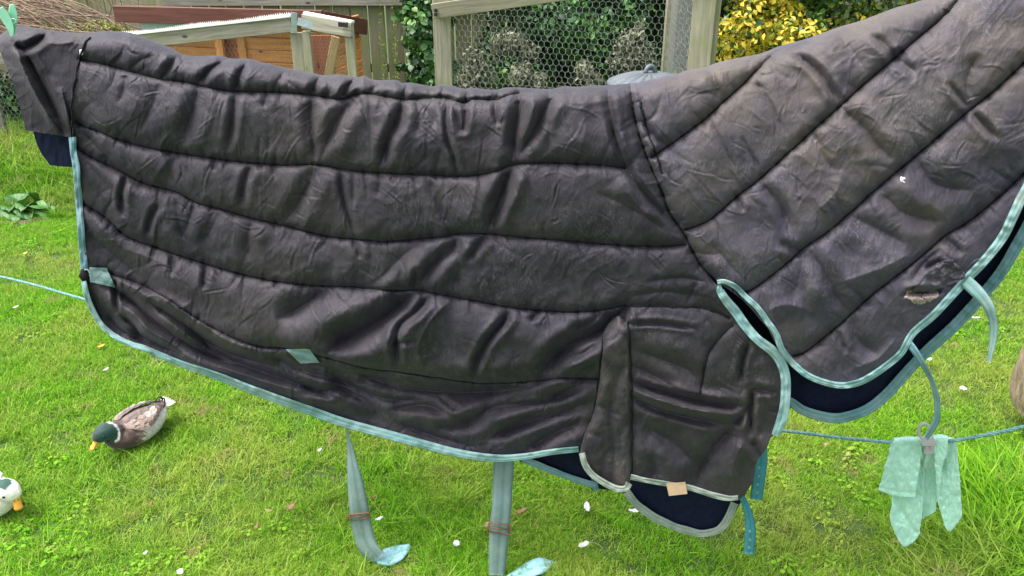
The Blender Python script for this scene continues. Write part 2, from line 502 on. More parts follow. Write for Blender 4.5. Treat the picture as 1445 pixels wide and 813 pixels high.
def grass_material(name, darker=1.0):
    m, nt, b = new_mat(name)
    at = nt.nodes.new('ShaderNodeAttribute'); at.attribute_name = 'tint'
    g = nt.nodes.new('ShaderNodeNewGeometry')
    n = N(nt, 'ShaderNodeTexNoise', Scale=1.6, Detail=5.0, Roughness=0.6); nt.links.new(g.outputs['Position'], n.inputs['Vector'])
    n2 = N(nt, 'ShaderNodeTexNoise', Scale=5.5, Detail=5.0, Roughness=0.65); nt.links.new(g.outputs['Position'], n2.inputs['Vector'])
    d = darker
    fresh = ramp(nt, at.outputs['Fac'], [(0, (0.055 * d, 0.20 * d, 0.006)), (0.45, (0.165 * d, 0.43 * d, 0.010)), (0.86, (0.33 * d, 0.60 * d, 0.025)), (1.0, (0.42 * d, 0.40 * d, 0.16))])
    dry = ramp(nt, at.outputs['Fac'], [(0, (0.16 * d, 0.26 * d, 0.02)), (0.5, (0.36 * d, 0.48 * d, 0.06)), (1.0, (0.48 * d, 0.42 * d, 0.17))])
    f = ramp(nt, n.outputs[0], [(0.42, (0, 0, 0)), (0.64, (0.85, 0.85, 0.85))])
    c1 = mixc(nt, f, fresh, dry)
    f2 = ramp(nt, n2.outputs[0], [(0.60, (0, 0, 0)), (0.70, (0.9, 0.9, 0.9))])
    c2 = mixc(nt, f2, c1, (0.40 * d, 0.34 * d, 0.14))
    nt.links.new(c2, b.inputs['Base Color'])
    b.inputs['Roughness'].default_value = 0.6; b.inputs['Specular IOR Level'].default_value = 0.18
    tr = nt.nodes.new('ShaderNodeBsdfTranslucent'); nt.links.new(c2, tr.inputs['Color'])
    mx = nt.nodes.new('ShaderNodeMixShader'); mx.inputs[0].default_value = 0.35
    nt.links.new(b.outputs[0], mx.inputs[1]); nt.links.new(tr.outputs[0], mx.inputs[2])
    nt.links.new(mx.outputs[0], nt.nodes['Material Output'].inputs['Surface'])
    return m

def scatter(name, pts, scl, kinds, clumps, label, mat):
    """one object: points carry scale and kind, geometry nodes put a clump on each"""
    me = bpy.data.meshes.new(name)
    n = len(pts)
    me.vertices.add(n); me.vertices.foreach_set('co', np.asarray(pts, np.float32).ravel())
    a = me.attributes.new('size', 'FLOAT', 'POINT'); a.data.foreach_set('value', np.asarray(scl, np.float32))
    a = me.attributes.new('kind_index', 'INT', 'POINT'); a.data.foreach_set('value', np.asarray(kinds, np.int32))
    a = me.attributes.new('yaw', 'FLOAT', 'POINT'); a.data.foreach_set('value', rng.uniform(0, 6.28, n).astype(np.float32))
    o = bpy.data.objects.new(name, me); COL.objects.link(o)
    col = bpy.data.collections.new(name + '_sources')
    for k, cm in enumerate(clumps):
        cm.materials.append(mat)
        c = bpy.data.objects.new('clump_%02d' % k, cm); col.objects.link(c)
    ng = bpy.data.node_groups.new(name + '_nodes', 'GeometryNodeTree')
    ng.interface.new_socket('Geometry', in_out='INPUT', socket_type='NodeSocketGeometry')
    ng.interface.new_socket('Geometry', in_out='OUTPUT', socket_type='NodeSocketGeometry')
    gi = ng.nodes.new('NodeGroupInput'); go = ng.nodes.new('NodeGroupOutput')
    ci = ng.nodes.new('GeometryNodeCollectionInfo'); ci.inputs['Collection'].default_value = col
    ci.inputs['Separate Children'].default_value = True; ci.inputs['Reset Children'].default_value = True
    ip = ng.nodes.new('GeometryNodeInstanceOnPoints'); ip.inputs['Pick Instance'].default_value = True
    def named(nm, t):
        x = ng.nodes.new('GeometryNodeInputNamedAttribute'); x.data_type = t; x.inputs['Name'].default_value = nm
        return next(s for s in x.outputs if s.enabled and s.name == 'Attribute')
    cx = ng.nodes.new('ShaderNodeCombineXYZ')
    ng.links.new(named('yaw', 'FLOAT'), cx.inputs[2])
    ng.links.new(gi.outputs[0], ip.inputs['Points']); ng.links.new(ci.outputs[0], ip.inputs['Instance'])
    ng.links.new(named('kind_index', 'INT'), ip.inputs['Instance Index'])
    ng.links.new(cx.outputs[0], ip.inputs['Rotation']); ng.links.new(named('size', 'FLOAT'), ip.inputs['Scale'])
    ng.links.new(ip.outputs[0], go.inputs[0])
    md = o.modifiers.new('scatter', 'NODES'); md.node_group = ng
    tag(o, label, 'grass', kind='stuff')
    return o

def to_px(p):
    p = np.asarray(p, float); q = p - np.array([0, 0, CAMH])
    d = q[..., 1] * CT - q[..., 2] * ST; up = q[..., 1] * ST + q[..., 2] * CT
    return CX + FPX * q[..., 0] / d, CY - FPX * up / d, d

def lawn():
    n = 145000
    Y = 0.95 + (6.9 - 0.95) * rng.uniform(0, 1, n) ** 1.25
    X = rng.uniform(-1, 1, n) * (1.35 + 0.74 * Y)
    pts = np.stack([X, Y, gz(X, Y)], -1)
    dens = 0.62 + 0.5 * fbm(X * 2.2 + 9, Y * 2.2 + 9, 21)
    keep = rng.uniform(0, 1, n) < np.clip(dens, 0.45, 1)
    u, v, d = to_px(pts)
    keep &= ~((X < -2.2) & (Y > 4.95))
    pts = pts[keep]; X = X[keep]; Y = Y[keep]; u = u[keep]; v = v[keep]
    tall = fbm(X * 1.1 + 3, Y * 1.1 + 3, 31)
    scl = 0.64 + 0.22 * np.clip(tall, -0.7, 1.2) + rng.uniform(-0.15, 0.15, len(X))
    near = np.clip((1.9 - Y) / 0.6, 0, 1) * 0.35
    scl = scl + near
    m = grass_material('grass_blades')
    cl = [blade_clump(34, 0.045, 0.018, 0.048, 0.0023, 50 + k, 0.9) for k in range(5)] + \
         [blade_clump(30, 0.055, 0.012, 0.035, 0.0036, 70 + k, 1.6) for k in range(2)] + [weed_clump(10 + k) for k in range(3)]
    k = rng.integers(0, 7, len(X))
    wd = (fbm(X * 2.7 + 30, Y * 2.7 + 3, 66) > 0.42) & (rng.uniform(0, 1, len(X)) < 0.05); k[wd] = rng.integers(7, 10, wd.sum()); scl[wd] = rng.uniform(0.45, 0.75, wd.sum())
    scatter('lawn_grass', pts, scl, k, cl, 'short bright green lawn grass with yellowish worn patches', m)
    # long tufts in the lower right corner and rough strip at the back
    n = 2600
    U = rng.uniform(1180, 1560, n); Vv = rng.uniform(655, 870, n)
    pr = np.clip((U - 1230) / 160, 0, 1) * np.clip((Vv - 640) / 70, 0, 1)
    ok = rng.uniform(0, 1, n) < pr * 0.5 + 0.02
    p1 = np.array([list(G(a, b)) for a, b in zip(U[ok], Vv[ok])])
    p1[:, 2] = gz(p1[:, 0], p1[:, 1])
    s1 = 0.40 + 0.52 * pr[ok] * rng.uniform(0.7, 1.25, len(p1))
    # scattered taller tufts on the near lawn
    n = 520
    X = rng.uniform(-1.7, 1.7, n); Y = rng.uniform(1.3, 2.3, n)
    ok = fbm(X * 1.6, Y * 1.6, 77) > 0.1
    p2 = np.stack([X, Y, gz(X, Y)], -1)[ok]; s2 = rng.uniform(0.3, 0.5, len(p2))
    m2 = grass_material('long_grass_blades', 0.9)
    cl2 = [blade_clump(16, 0.06, 0.08, 0.17, 0.0046, 90 + k, 1.0) for k in range(5)]
    pp = np.vstack([p1, p2]); ss = np.r_[s1, s2]
    scatter('long_grass', pp, ss, rng.integers(0, 5, len(pp)), cl2, 'long unmown grass tufts below and right of the green cloth', m2)
    # rough bank
    n = 5200
    X = rng.uniform(-5.4, -1.9, n); Y = rng.uniform(4.75, 6.6, n)
    p3 = np.stack([X, Y, gz(X, Y)], -1)
    s3 = rng.uniform(0.5, 1.0, n) * np.clip(0.4 + (Y - 4.7), 0.4, 1.05)
    m3 = grass_material('rough_grass_blades', 0.82)
    cl3 = [blade_clump(22, 0.06, 0.06, 0.20, 0.005, 120 + k, 1.2) for k in range(5)]
    scatter('rough_grass', p3, s3, rng.integers(0, 5, n), cl3, 'rough matted grass on the bank in front of the left wire pen', m3)
lawn()
# ------------------------------------------------------------------ background: fences, hutch, run, pens, hedges, bin
X_, Y_, Z_ = Vector((1, 0, 0)), Vector((0, 1, 0)), Vector((0, 0, 1))

def leaf_cloud(n, sampler, size, mat, name, parent=None, seed=0, tintf=None, droop=0.5, asp=0.62, fold=0.25):
    """many small pointed leaves, each two folded quads, one mesh. sampler(n, r) -> centres, outward normals"""
    r = np.random.default_rng(seed)
    C, Nn = sampler(n, r); n = len(C)
    Nn = Nn + r.normal(0, 0.55, (n, 3)); Nn /= np.linalg.norm(Nn, axis=1)[:, None]
    a = r.normal(0, 1, (n, 3)); a[:, 2] -= droop; a -= Nn * np.sum(a * Nn, 1)[:, None]; a /= np.linalg.norm(a, axis=1)[:, None]
    b = np.cross(Nn, a)
    s = size * r.uniform(0.6, 1.35, n)[:, None]; w = s * asp * 0.5
    p0 = C - a * s * 0.5; p3 = C + a * s * 0.5; m1 = C - a * s * 0.12; m2 = C + a * s * 0.2
    up = Nn * s * fold * 0.5
    V = np.stack([p0, m1 + b * w + up, m2 + b * w * 0.85 + up, p3 - up * 0.6, m2 - b * w * 0.85 + up, m1 - b * w + up, C], 1)
    base = np.arange(n)[:, None] * 7
    F = np.concatenate([base + np.array([[0, 1, 2, 6]]), base + np.array([[6, 2, 3, 4]]), base + np.array([[0, 6, 4, 5]])], 0)
    o = (obj(name, V.reshape(-1, 3), F, mat, parent) if parent is not None else own(name, V.reshape(-1, 3), F, mat))
    t = r.uniform(0, 1, n) if tintf is None else tintf(C, r)
    at = o.data.attributes.new('tint', 'FLOAT', 'POINT'); at.data.foreach_set('value', np.repeat(np.clip(t, 0, 1), 7).astype(np.float32))
    return o

def blob_sampler(blobs, shell=0.55):
    bl = np.array(blobs, float)      # cx cy cz rx ry rz
    w = (bl[:, 3] * bl[:, 5]); w = w / w.sum()
    def f(n, r):
        k = r.choice(len(bl), n, p=w); d = r.normal(0, 1, (n, 3)); d /= np.linalg.norm(d, axis=1)[:, None]
        rad = (shell + (1 - shell) * r.uniform(0, 1, n)) * (1 + 0.25 * r.normal(0, 0.5, n))
        c = bl[k, :3] + d * bl[k, 3:] * rad[:, None]
        ok = c[:, 2] > 0.01
        return c[ok], (d / bl[k, 3:] * bl[k, 3:].mean(1)[:, None])[ok]
    return f

def stem_path(p, q, r0, r1, sag=0.0, n=9, seed=0, wob=0.02):
    r = np.random.default_rng(seed); p = np.array(p, float); q = np.array(q, float); t = np.linspace(0, 1, n)[:, None]
    c = p * (1 - t) + q * t; c[:, 2] += sag * 4 * (t[:, 0] * (1 - t[:, 0])); c[1:-1] += r.normal(0, wob, (n - 2, 3))
    return tube(c, np.linspace(r0, r1, n), 5)

# --- the closeboard fence at the back
FY = 7.6
fence = thing('board_fence', 'weathered greenish board fence standing behind the hutch and bramble stems', 'fence', (-2.5, FY, 0))
x = -6.6; i = 0
while x < 5.4:
    w = random.choice([0.148, 0.15, 0.155]); lean = random.uniform(-0.012, 0.012) + (0.10 if x < -4.0 else 0.0)
    board('board', (x + w / 2, FY + random.uniform(-0.006, 0.006), 0.04), (x + w / 2 - lean, FY, 1.83 + random.uniform(-0.02, 0.02)), w - 0.006, 0.018, M['fencewood'], fence)
    x += w + random.choice([0.003, 0.005, 0.008]); i += 1
board('rail', (-3.1, FY - 0.04, 1.045), (5.4, FY - 0.04, 1.055), 0.085, 0.045, M['greywood'], fence)
board('rail', (-6.6, FY + 0.04, 0.45), (5.4, FY + 0.04, 0.45), 0.08, 0.04, M['fencewood'], fence)
for px in (-6.4, -3.9, -1.45, 0.8, 3.1, 5.3): board('post', (px, FY + 0.10, 0), (px, FY + 0.10, 1.8), 0.09, 0.09, M['fencewood'], fence)

# moss and ivy creeping out of the joints
def along(n, r):
    k = r.integers(0, 3, n); px = np.array([-1.18, -0.94, -1.06])[k] + r.normal(0, 0.012, n); z = r.uniform(0.25, 1.1, n)
    return np.stack([px, FY - 0.04 - r.uniform(0, 0.03, n), z], -1), np.tile([0, -1, 0.3], (n, 1)).astype(float)
M['moss'] = leaf_mat('bright_moss', [(0.12, 0.22, 0.02), (0.30, 0.42, 0.05)], 0.9, 0.1)

# --- hutch
RZ = R(-14)
def rot2(x, y): return x * math.cos(RZ) - y * math.sin(RZ), x * math.sin(RZ) + y * math.cos(RZ)
HX, HY = -1.30, 5.72        # front right corner of the roof
def HP(a, b, z): 
    p = rot2(a, b); return Vector((HX + p[0], HY + p[1], z))
hfx = Vector((*rot2(0, -1), 0)); hrx = Vector((*rot2(1, 0), 0))
hutch = thing('rabbit_hutch', 'orange plank hutch with overhanging red-brown roof against the back fence', 'hutch', HP(-0.7, 0.3, 0))
zt = 1.145
board('fascia', HP(-1.62, 0, zt - 0.055), HP(0.02, 0, zt - 0.045), 0.112, 0.03, M['brownwood'], hutch, hfx)
board('fascia', HP(0.005, 0.02, zt - 0.050), HP(0.005, 0.72, zt - 0.185), 0.112, 0.03, M['brownwood'], hutch, hrx)
for k in range(6):
    b0 = 0.02 + k * 0.118
    z0 = zt - 0.012 - 0.19 * b0
    board('roof_board', HP(-1.6, b0 + 0.058, z0), HP(-0.005, b0 + 0.058, z0), 0.114, 0.018, M['brownwood'], hutch, (0, 0, 1))
for k in range(8):      # front planks
    z = 0.33 + k * 0.088
    for (xa, xb) in ((-1.42, -0.86), (-0.74, -0.06)):
        board('plank', HP(xa, 0.14, z + 0.043), HP(xb, 0.14, z + 0.043), 0.084, 0.02, M['orangewood'], hutch, hfx + Vector((0, 0, -0.18)))
for xa in (-1.46, -0.885, -0.70, -0.04): board('stile', HP(xa, 0.122, 0.0), HP(xa, 0.122, 1.03), 0.06, 0.03, M['orangewood'], hutch, hfx)
for k in range(10):
    z = 0.24 + k * 0.082
    board('plank', HP(-0.03, 0.15, z + 0.04), HP(-0.03, 0.66, z + 0.04), 0.079, 0.02, M['orangewood'], hutch, hrx + Vector((0, 0, -0.2)))
board('back_panel', HP(-1.45, 0.68, 0.5), HP(-0.03, 0.68, 0.5), 0.8, 0.02, M['orangewood'], hutch, hfx)
board('inner_panel', HP(-0.90, 0.20, 0.6), HP(-0.68, 0.20, 0.6), 0.75, 0.01, M['redwood'], hutch, hfx)
for xa in (-1.44, -0.06): board('leg', HP(xa, 0.62, 0), HP(xa, 0.62, 0.95), 0.05, 0.05, M['orangewood'], hutch, hfx)
# metal hinge plate under the eave
board('bracket', HP(-1.48, 0.085, 1.01), HP(-1.42, 0.085, 1.01), 0.09, 0.008, M['steel'], hutch, hfx, 0)
board('bracket', HP(-1.42, 0.083, 1.005), HP(-1.08, 0.083, 1.018), 0.05, 0.008, M['steel'], hutch, hfx, 0)

# --- wire run in front of the hutch
def hexnet(origin, ex, ez, w, h, cell, r, clip=None, jitter=0.08, seed=0):
    """chicken wire in the plane spanned by unit vectors ex, ez"""
    ex = np.array(ex, float); ez = np.array(ez, float); o = np.array(origin, float); nrm = np.cross(ex, ez); rr = np.random.default_rng(seed)
    s = cell / math.sqrt(3.0); verts = []; faces = []; nodes = {}
    def node(x, z):
        k = (round(x / cell * 4), round(z / cell * 4))
        if k not in nodes: nodes[k] = np.array([x, z]) + rr.normal(0, jitter * cell * 0.4, 2)
        return nodes[k]
    E = set(); segs = []
    nx = int(w / cell) + 1; nz = int(h / (1.5 * s)) + 1
    for j in range(nz):
        for i in range(nx):
            cx = i * cell + (cell / 2 if j % 2 else 0); cz = j * 1.5 * s
            ps = [(cx, cz + s), (cx + cell / 2, cz + s / 2), (cx + cell / 2, cz - s / 2), (cx, cz - s)]
            for a, b in ((0, 1), (1, 2), (2, 3)):
                segs.append((node(*ps[a]), node(*ps[b]), a == 1))
            segs.append((node(*ps[0]), node(cx - cell / 2, cz + s / 2), False))
    for a, b, tw in segs:
        if max(a[0], b[0]) > w or min(a[0], b[0]) < 0 or min(a[1], b[1]) < 0 or max(a[1], b[1]) > h: continue
        if clip and not (clip(*a) and clip(*b)): continue
        A = o + ex * a[0] + ez * a[1]; B = o + ex * b[0] + ez * b[1]
        d = B - A; d /= np.linalg.norm(d); sd_ = np.cross(d, nrm); q = r * (1.5 if tw else 1)
        k = len(verts)
        for p in (A, B):
            for (c1, c2) in ((1, 0), (-0.5, 0.87), (-0.5, -0.87)): verts.append(p + sd_ * q * c1 + nrm * q * c2)
        faces += [[k, k + 1, k + 4, k + 3], [k + 1, k + 2, k + 5, k + 4], [k + 2, k, k + 3, k + 5]]
    return verts, np.array(faces)

run = thing('wire_run', 'weathered timber framed wire run standing in front of the orange hutch', 'animal run', (-1.45, 4.9, 0))
c0 = PV(413, 33, 4.92); l0 = PV(150, 62, 5.35); r0 = PV(497, 42, 4.80)
board('top_rail', l0, c0, 0.092, 0.04, M['greywood'], run, (0.25, -1, 0))
board('top_rail', PV(428, 30, 4.90), r0, 0.082, 0.038, M['greywood'], run, (-0.2, -1, 0))
board('cap_strip', PV(430, 18, 4.91), PV(498, 31, 4.80), 0.035, 0.012, M['whiteplastic'], run, (0, 0, 1), 0.002)
def post(u, v, Y, w, m=M['weathered'], par=run, d=0.04):
    p = PV(u, v, Y); return board('post', (p.x, p.y, 0), p, w, d, m, par)
post(419, 46, 4.96, 0.075); post(432, 44, 4.915, 0.045); post(492, 32, 4.83, 0.05)
post(160, 66, 5.40, 0.06)
a_ = PV(452, 120, 4.98); board('brace', PV(461, 118, 4.98), PV(474, 52, 4.98), 0.05, 0.02, M['newwood'], run)
for k, u in enumerate((443, 453, 463)): p = PV(u, 50, 5.1); board('red_board', (p.x, p.y, 0.1), p, 0.05, 0.018, M['redwood'], run)
board('bracket', PV(415, 18, 4.885), PV(415, 46, 4.90), 0.034, 0.004, M['steel'], run, (0, -1, 0), 0)
board('bracket', PV(420, 30, 4.872), PV(443, 37, 4.86), 0.042, 0.004, M['steel'], run, (0, -1, 0), 0)
board('latch', PV(478, 34, 4.78), PV(490, 35, 4.77), 0.028, 0.02, M['darkmetal'], run, (0, -1, 0), 0.002)
# cut wire ends standing along the top of the sloping rail
mb = MB(); L_ = np.linspace(0, 1, 92)
for k, t in enumerate(L_):
    p = np.array(l0.lerp(c0, float(t))) + np.array([0, -0.012, 0.047 + 0.004 * math.sin(k / 6)])
    h = 0.016 + 0.004 * random.random()
    mb.add([p + (-0.006, 0, 0), p + (0.006, 0, 0), p + (0.006, 0.006, 0), p + (-0.006, 0.006, 0), p + (0.001, 0.003, h)], [[0, 1, 4], [1, 2, 4], [2, 3, 4], [3, 0, 4], [3, 2, 1, 0]])
tag(mb.build('wire_spikes', M['whiteplastic'], run, False), kind='stuff')
board('mesh_batten', Vector(l0) + Vector((0, -0.02, 0.043)), Vector(c0) + Vector((0, -0.02, 0.043)), 0.012, 0.03, M['whiteplastic'], run, (0, -1, 0), 0.002)
dx = Vector((c0.x - l0.x, c0.y - l0.y, 0)); Lr = dx.length; dx.normalize()
v_, f_ = hexnet((l0.x, l0.y + 0.03, 0), dx, (0, 0, 1), Lr, 1.12, 0.030, 0.0011, lambda a, b: b < (l0.z - 0.04) + (c0.z - l0.z) * a / Lr, seed=3)
obj('wire_mesh', v_, f_, M['wiredark'], run, False)
p1 = PV(436, 60, 4.93); dx = Vector((r0.x - p1.x, r0.y - p1.y, 0)); Lr = dx.length; dx.normalize()
v_, f_ = hexnet((p1.x, p1.y + 0.02, 0), dx, (0, 0, 1), Lr, 1.12, 0.024, 0.0011, seed=4)
obj('wire_mesh', v_, f_, M['wiredark'], run, False)

# --- large chicken-wire pen in the middle
pen = thing('chicken_wire_pen', 'tall weathered timber pen of chicken wire right of the ivy', 'wire pen', (0, 5.4, 0))
pl = PV(623, 10, 5.75); pr_ = PV(1001, -60, 5.05)
board('post', (pl.x, pl.y, 0), (pl.x, pl.y, 1.24), 0.118, 0.07, M['weathered'], pen)
board('post', (pr_.x, pr_.y, 0), (pr_.x, pr_.y, 1.75), 0.135, 0.075, M['weathered'], pen, (-0.3, -1, 0))
board('post', (pr_.x + 0.085, pr_.y + 0.03, 0), (pr_.x + 0.085, pr_.y + 0.03, 1.7), 0.03, 0.05, M['fencewood'], pen)
zr = PV(623, 17, 5.70).z
rr0 = PV(612, 16, 5.68); rr1 = PV(758, -6, 5.42); rr2 = rr0 + (rr1 - rr0) * ((pr_.x - rr0.x) / (rr1.x - rr0.x)); rr2.y = pr_.y - 0.06
board('top_rail', rr0, rr2, 0.098, 0.045, M['weathered'], pen)
for dz in (0, 0.028): 
    p = PV(615, 15 + dz * 200, 5.64); board('bolt', p, p + Vector((0, -0.008, 0)), 0.022, 0.022, M['darkmetal'], pen, (0, 0, 1), 0.004)
dx = Vector((pr_.x - pl.x, pr_.y - pl.y, 0)); Lp = dx.length; dx.normalize()
v_, f_ = hexnet((pl.x, pl.y + 0.02, 0), dx, (0, 0, 1), Lp, 1.62, 0.043, 0.0011, lambda a, b: b < zr + (rr2.z - zr) * a / Lp, seed=5)
obj('wire_mesh', v_, f_, M['wire'], pen, False)
# side of the pen running back on the right
v_, f_ = hexnet((pr_.x - 0.03, pr_.y + 0.03, 0), Vector((0.06, 0.98, 0)).normalized(), (0, 0, 1), 1.3, 1.7, 0.043, 0.0011, seed=6)
obj('wire_mesh', v_, f_, M['wire'], pen, False)
board('back_post', (pr_.x + 0.06, pr_.y + 1.36, 0), (pr_.x + 0.06, pr_.y + 1.36, 1.75), 0.08, 0.07, M['weathered'], pen)

# --- dark netted pen on the left
lpen = thing('netted_pen', 'low pen of dark wire netting on the left behind the rough grass', 'wire pen', (-3.9, 6.3, 0))
q0 = PV(-200, 88, 6.1); q1 = PV(110, 80, 6.35)
board('top_rail', (q0.x, q0.y, PV(10, 81, 6.2).z), (q1.x, q1.y, PV(10, 80, 6.2).z), 0.12, 0.045, M['greywood'], lpen)
dx = Vector((q1.x - q0.x, q1.y - q0.y, 0)); Lq = dx.length; dx.normalize()
v_, f_ = hexnet((q0.x, q0.y, 0.02), dx, (0, 0, 1), Lq, PV(10, 86, 6.2).z, 0.034, 0.0014, seed=7)
obj('wire_mesh', v_, f_, M['wiredark'], lpen, False)
for t in (0.0, 0.55, 1.0): board('post', (q0.x + dx.x * Lq * t, q0.y + dx.y * Lq * t + 0.04, 0), (q0.x + dx.x * Lq * t, q0.y + dx.y * Lq * t + 0.04, 0.85), 0.05, 0.04, M['greywood'], lpen)

# --- hedges and shrubs
bark = plain('dark_bark', (0.06, 0.045, 0.03), 0.9, var=0.4, scale=40, bumpd=0.004)
leaf_shade_core = plain('leaf_shadow_core', (0.010, 0.014, 0.006), 0.95, spec=0.1)  # near-black colour standing in for shade inside foliage; assigned to no mesh
LM = {
 'ivy': leaf_mat('ivy_leaf', [(0.010, 0.035, 0.010), (0.025, 0.085, 0.018), (0.05, 0.14, 0.03), (0.12, 0.24, 0.05)], 0.38, 0.12),
 'hedge': leaf_mat('dark_hedge_leaf', [(0.008, 0.028, 0.008), (0.022, 0.08, 0.016), (0.05, 0.16, 0.028), (0.14, 0.30, 0.05)], 0.4, 0.12),
 'pale': leaf_mat('pale_variegated_leaf', [(0.07, 0.085, 0.04), (0.13, 0.145, 0.08), (0.25, 0.25, 0.17)], 0.6, 0.2),
 'gold': leaf_mat('golden_variegated_leaf', [(0.012, 0.05, 0.010), (0.03, 0.11, 0.015), (0.22, 0.30, 0.03), (0.55, 0.43, 0.03), (0.68, 0.53, 0.06)], 0.4, 0.2),
 'dock': leaf_mat('dock_leaf', [(0.03, 0.11, 0.018), (0.07, 0.20, 0.03)], 0.5, 0.15),
}
def shrub(name, label, cat, blobs, n, size, mat, seed, tintf=None, core=True, shell=0.55, stems=5, group=None, asp=0.62):
    bl = np.array(blobs, float)
    base = (float(bl[:, 0].mean()), float(bl[:, 1].mean()), 0.0)
    t = thing(name, label, cat, base, group)
    o = leaf_cloud(n, blob_sampler(blobs, shell), size, mat, 'foliage', t, seed, tintf, asp=asp); tag(o, kind='stuff')
    mb = MB(); r = np.random.default_rng(seed + 1)
    for k in range(stems):
        b = bl[r.integers(0, len(bl))]; q = b[:3] + r.normal(0, 0.3, 3) * b[3:]
        mb.add(*stem_path((base[0] + r.normal(0, bl[:, 3].mean() * 0.4), base[1] + r.normal(0, 0.05), -0.03), q, 0.014, 0.005, 0.03, seed=seed * 7 + k))
    mb.build('stem', bark, t)
    return t
def clump_tint(bias, seed, hi=None):
    def f(C, r):
        k = fbm(C[:, 0] * 5 + 7, C[:, 2] * 5 + C[:, 1] * 3, seed, 3)
        return np.clip(bias + 0.35 * k + r.normal(0, 0.22, len(C)), 0, 1)
    return f
# dense evergreen hedge behind the wire pen: many lobes
r_ = np.random.default_rng(31)
bl = [(r_.uniform(-0.35, 1.75), 6.95 + r_.normal(0, 0.12), r_.uniform(0.1, 1.75), r_.uniform(0.2, 0.36), 0.22, r_.uniform(0.18, 0.34)) for k in range(46)]
shrub('evergreen_hedge', 'dense dark evergreen hedge behind the chicken wire of the tall pen', 'hedge', bl, 36000, 0.045, LM['hedge'], 41, clump_tint(0.36, 7), shell=0.7, stems=10)
wallp = [(-0.5, 7.35), (2.6, 7.2)]
# ivy spilling over the fence left of the pen
bl = [(-0.68, 6.9, 1.15, 0.22, 0.16, 0.3), (-0.74, 6.85, 1.02, 0.20, 0.12, 0.14), (-0.70, 6.75, 0.85, 0.18, 0.14, 0.22), (-0.66, 6.7, 0.55, 0.20, 0.14, 0.3), (-0.80, 6.95, 1.4, 0.22, 0.14, 0.3), (-0.62, 6.6, 0.25, 0.2, 0.15, 0.28), (-0.72, 7.35, 0.52, 0.22, 0.08, 0.05), (-0.95, 7.45, 0.48, 0.12, 0.05, 0.03), (-0.75, 7.4, 0.98, 0.07, 0.07, 0.10), (-0.56, 7.0, 1.05, 0.12, 0.1, 0.16)]
shrub('ivy', 'green ivy climbing the fence just left of the tall wire pen', 'ivy', bl, 7500, 0.055, LM['ivy'], 42, clump_tint(0.5, 8), shell=0.35, asp=0.85)
# pale variegated shrubs inside the pen
def sh(u, v, Y, rx, rz): p = PV(u, v, Y); return (p.x, p.y, p.z, rx, 0.13, rz)
for k, (bls, nn, lab) in enumerate([
  ([sh(722, 62, 6.3, .13, .11), sh(745, 75, 6.3, .09, .08), sh(705, 55, 6.3, .07, .06)], 1500, 'pale grey-green shrub top behind the wire, upper left in the pen'),
  ([sh(668, 88, 6.2, .09, .12), sh(680, 110, 6.2, .12, .12), sh(660, 120, 6.2, .10, .14)], 1600, 'pale variegated shrub beside the left post of the wire pen'),
  ([sh(735, 108, 6.1, .10, .10), sh(760, 118, 6.1, .08, .09)], 1100, 'small pale shrub low in the middle of the wire pen'),
  ([sh(890, 66, 6.1, .14, .13), sh(905, 82, 6.1, .12, .10), sh(902, 48, 6.1, .05, .10), sh(880, 90, 6.1, .12, .08)], 2300, 'pale cream-edged shrub behind the wire above the grey bin'),
  ([sh(825, 100, 6.0, .08, .08), sh(835, 115, 6.0, .10, .07)], 900, 'low pale shrub behind the wire left of the grey bin')]):
    shrub('variegated_shrub', lab, 'shrub', bls, nn, 0.030, LM['pale'], 60 + k, None, shell=0.25, stems=4, group='pale shrubs inside the wire pen')
# golden hedge on the right
bl = [(r_.uniform(1.70, 4.4), 6.2 + r_.normal(0, 0.10), r_.uniform(0.1, 1.75), r_.uniform(0.2, 0.34), 0.22, r_.uniform(0.16, 0.30)) for k in range(105)]
def goldt(C, r):
    k = fbm(C[:, 0] * 3.2 + 2, C[:, 2] * 3.2, 19, 3); gold = (k > -0.12) & (r.uniform(0, 1, len(C)) < 0.75)
    return np.where(gold, r.uniform(0.55, 1.0, len(C)), r.uniform(0, 0.55, len(C)))
shrub('golden_hedge', 'golden yellow and green variegated hedge behind the neck of the rug', 'hedge', bl, 52000, 0.046, LM['gold'], 43, goldt, shell=0.72, stems=8, asp=0.55)
# left: netted pen filled with undergrowth
bl = [(r_.uniform(-5.6, -3.3), 6.75 + r_.normal(0, 0.08), r_.uniform(0.1, 0.6), r_.uniform(0.15, 0.3), 0.16, r_.uniform(0.12, 0.24)) for k in range(26)]
shrub('undergrowth', 'dark undergrowth filling the netted pen on the left', 'undergrowth', bl, 9000, 0.045, LM['hedge'], 44, clump_tint(0.25, 9), shell=0.6, stems=6)
# creeping moss on the fence joints
mo = leaf_cloud(420, along, 0.014, M['moss'], 'moss', fence, 45); tag(mo, kind='stuff')

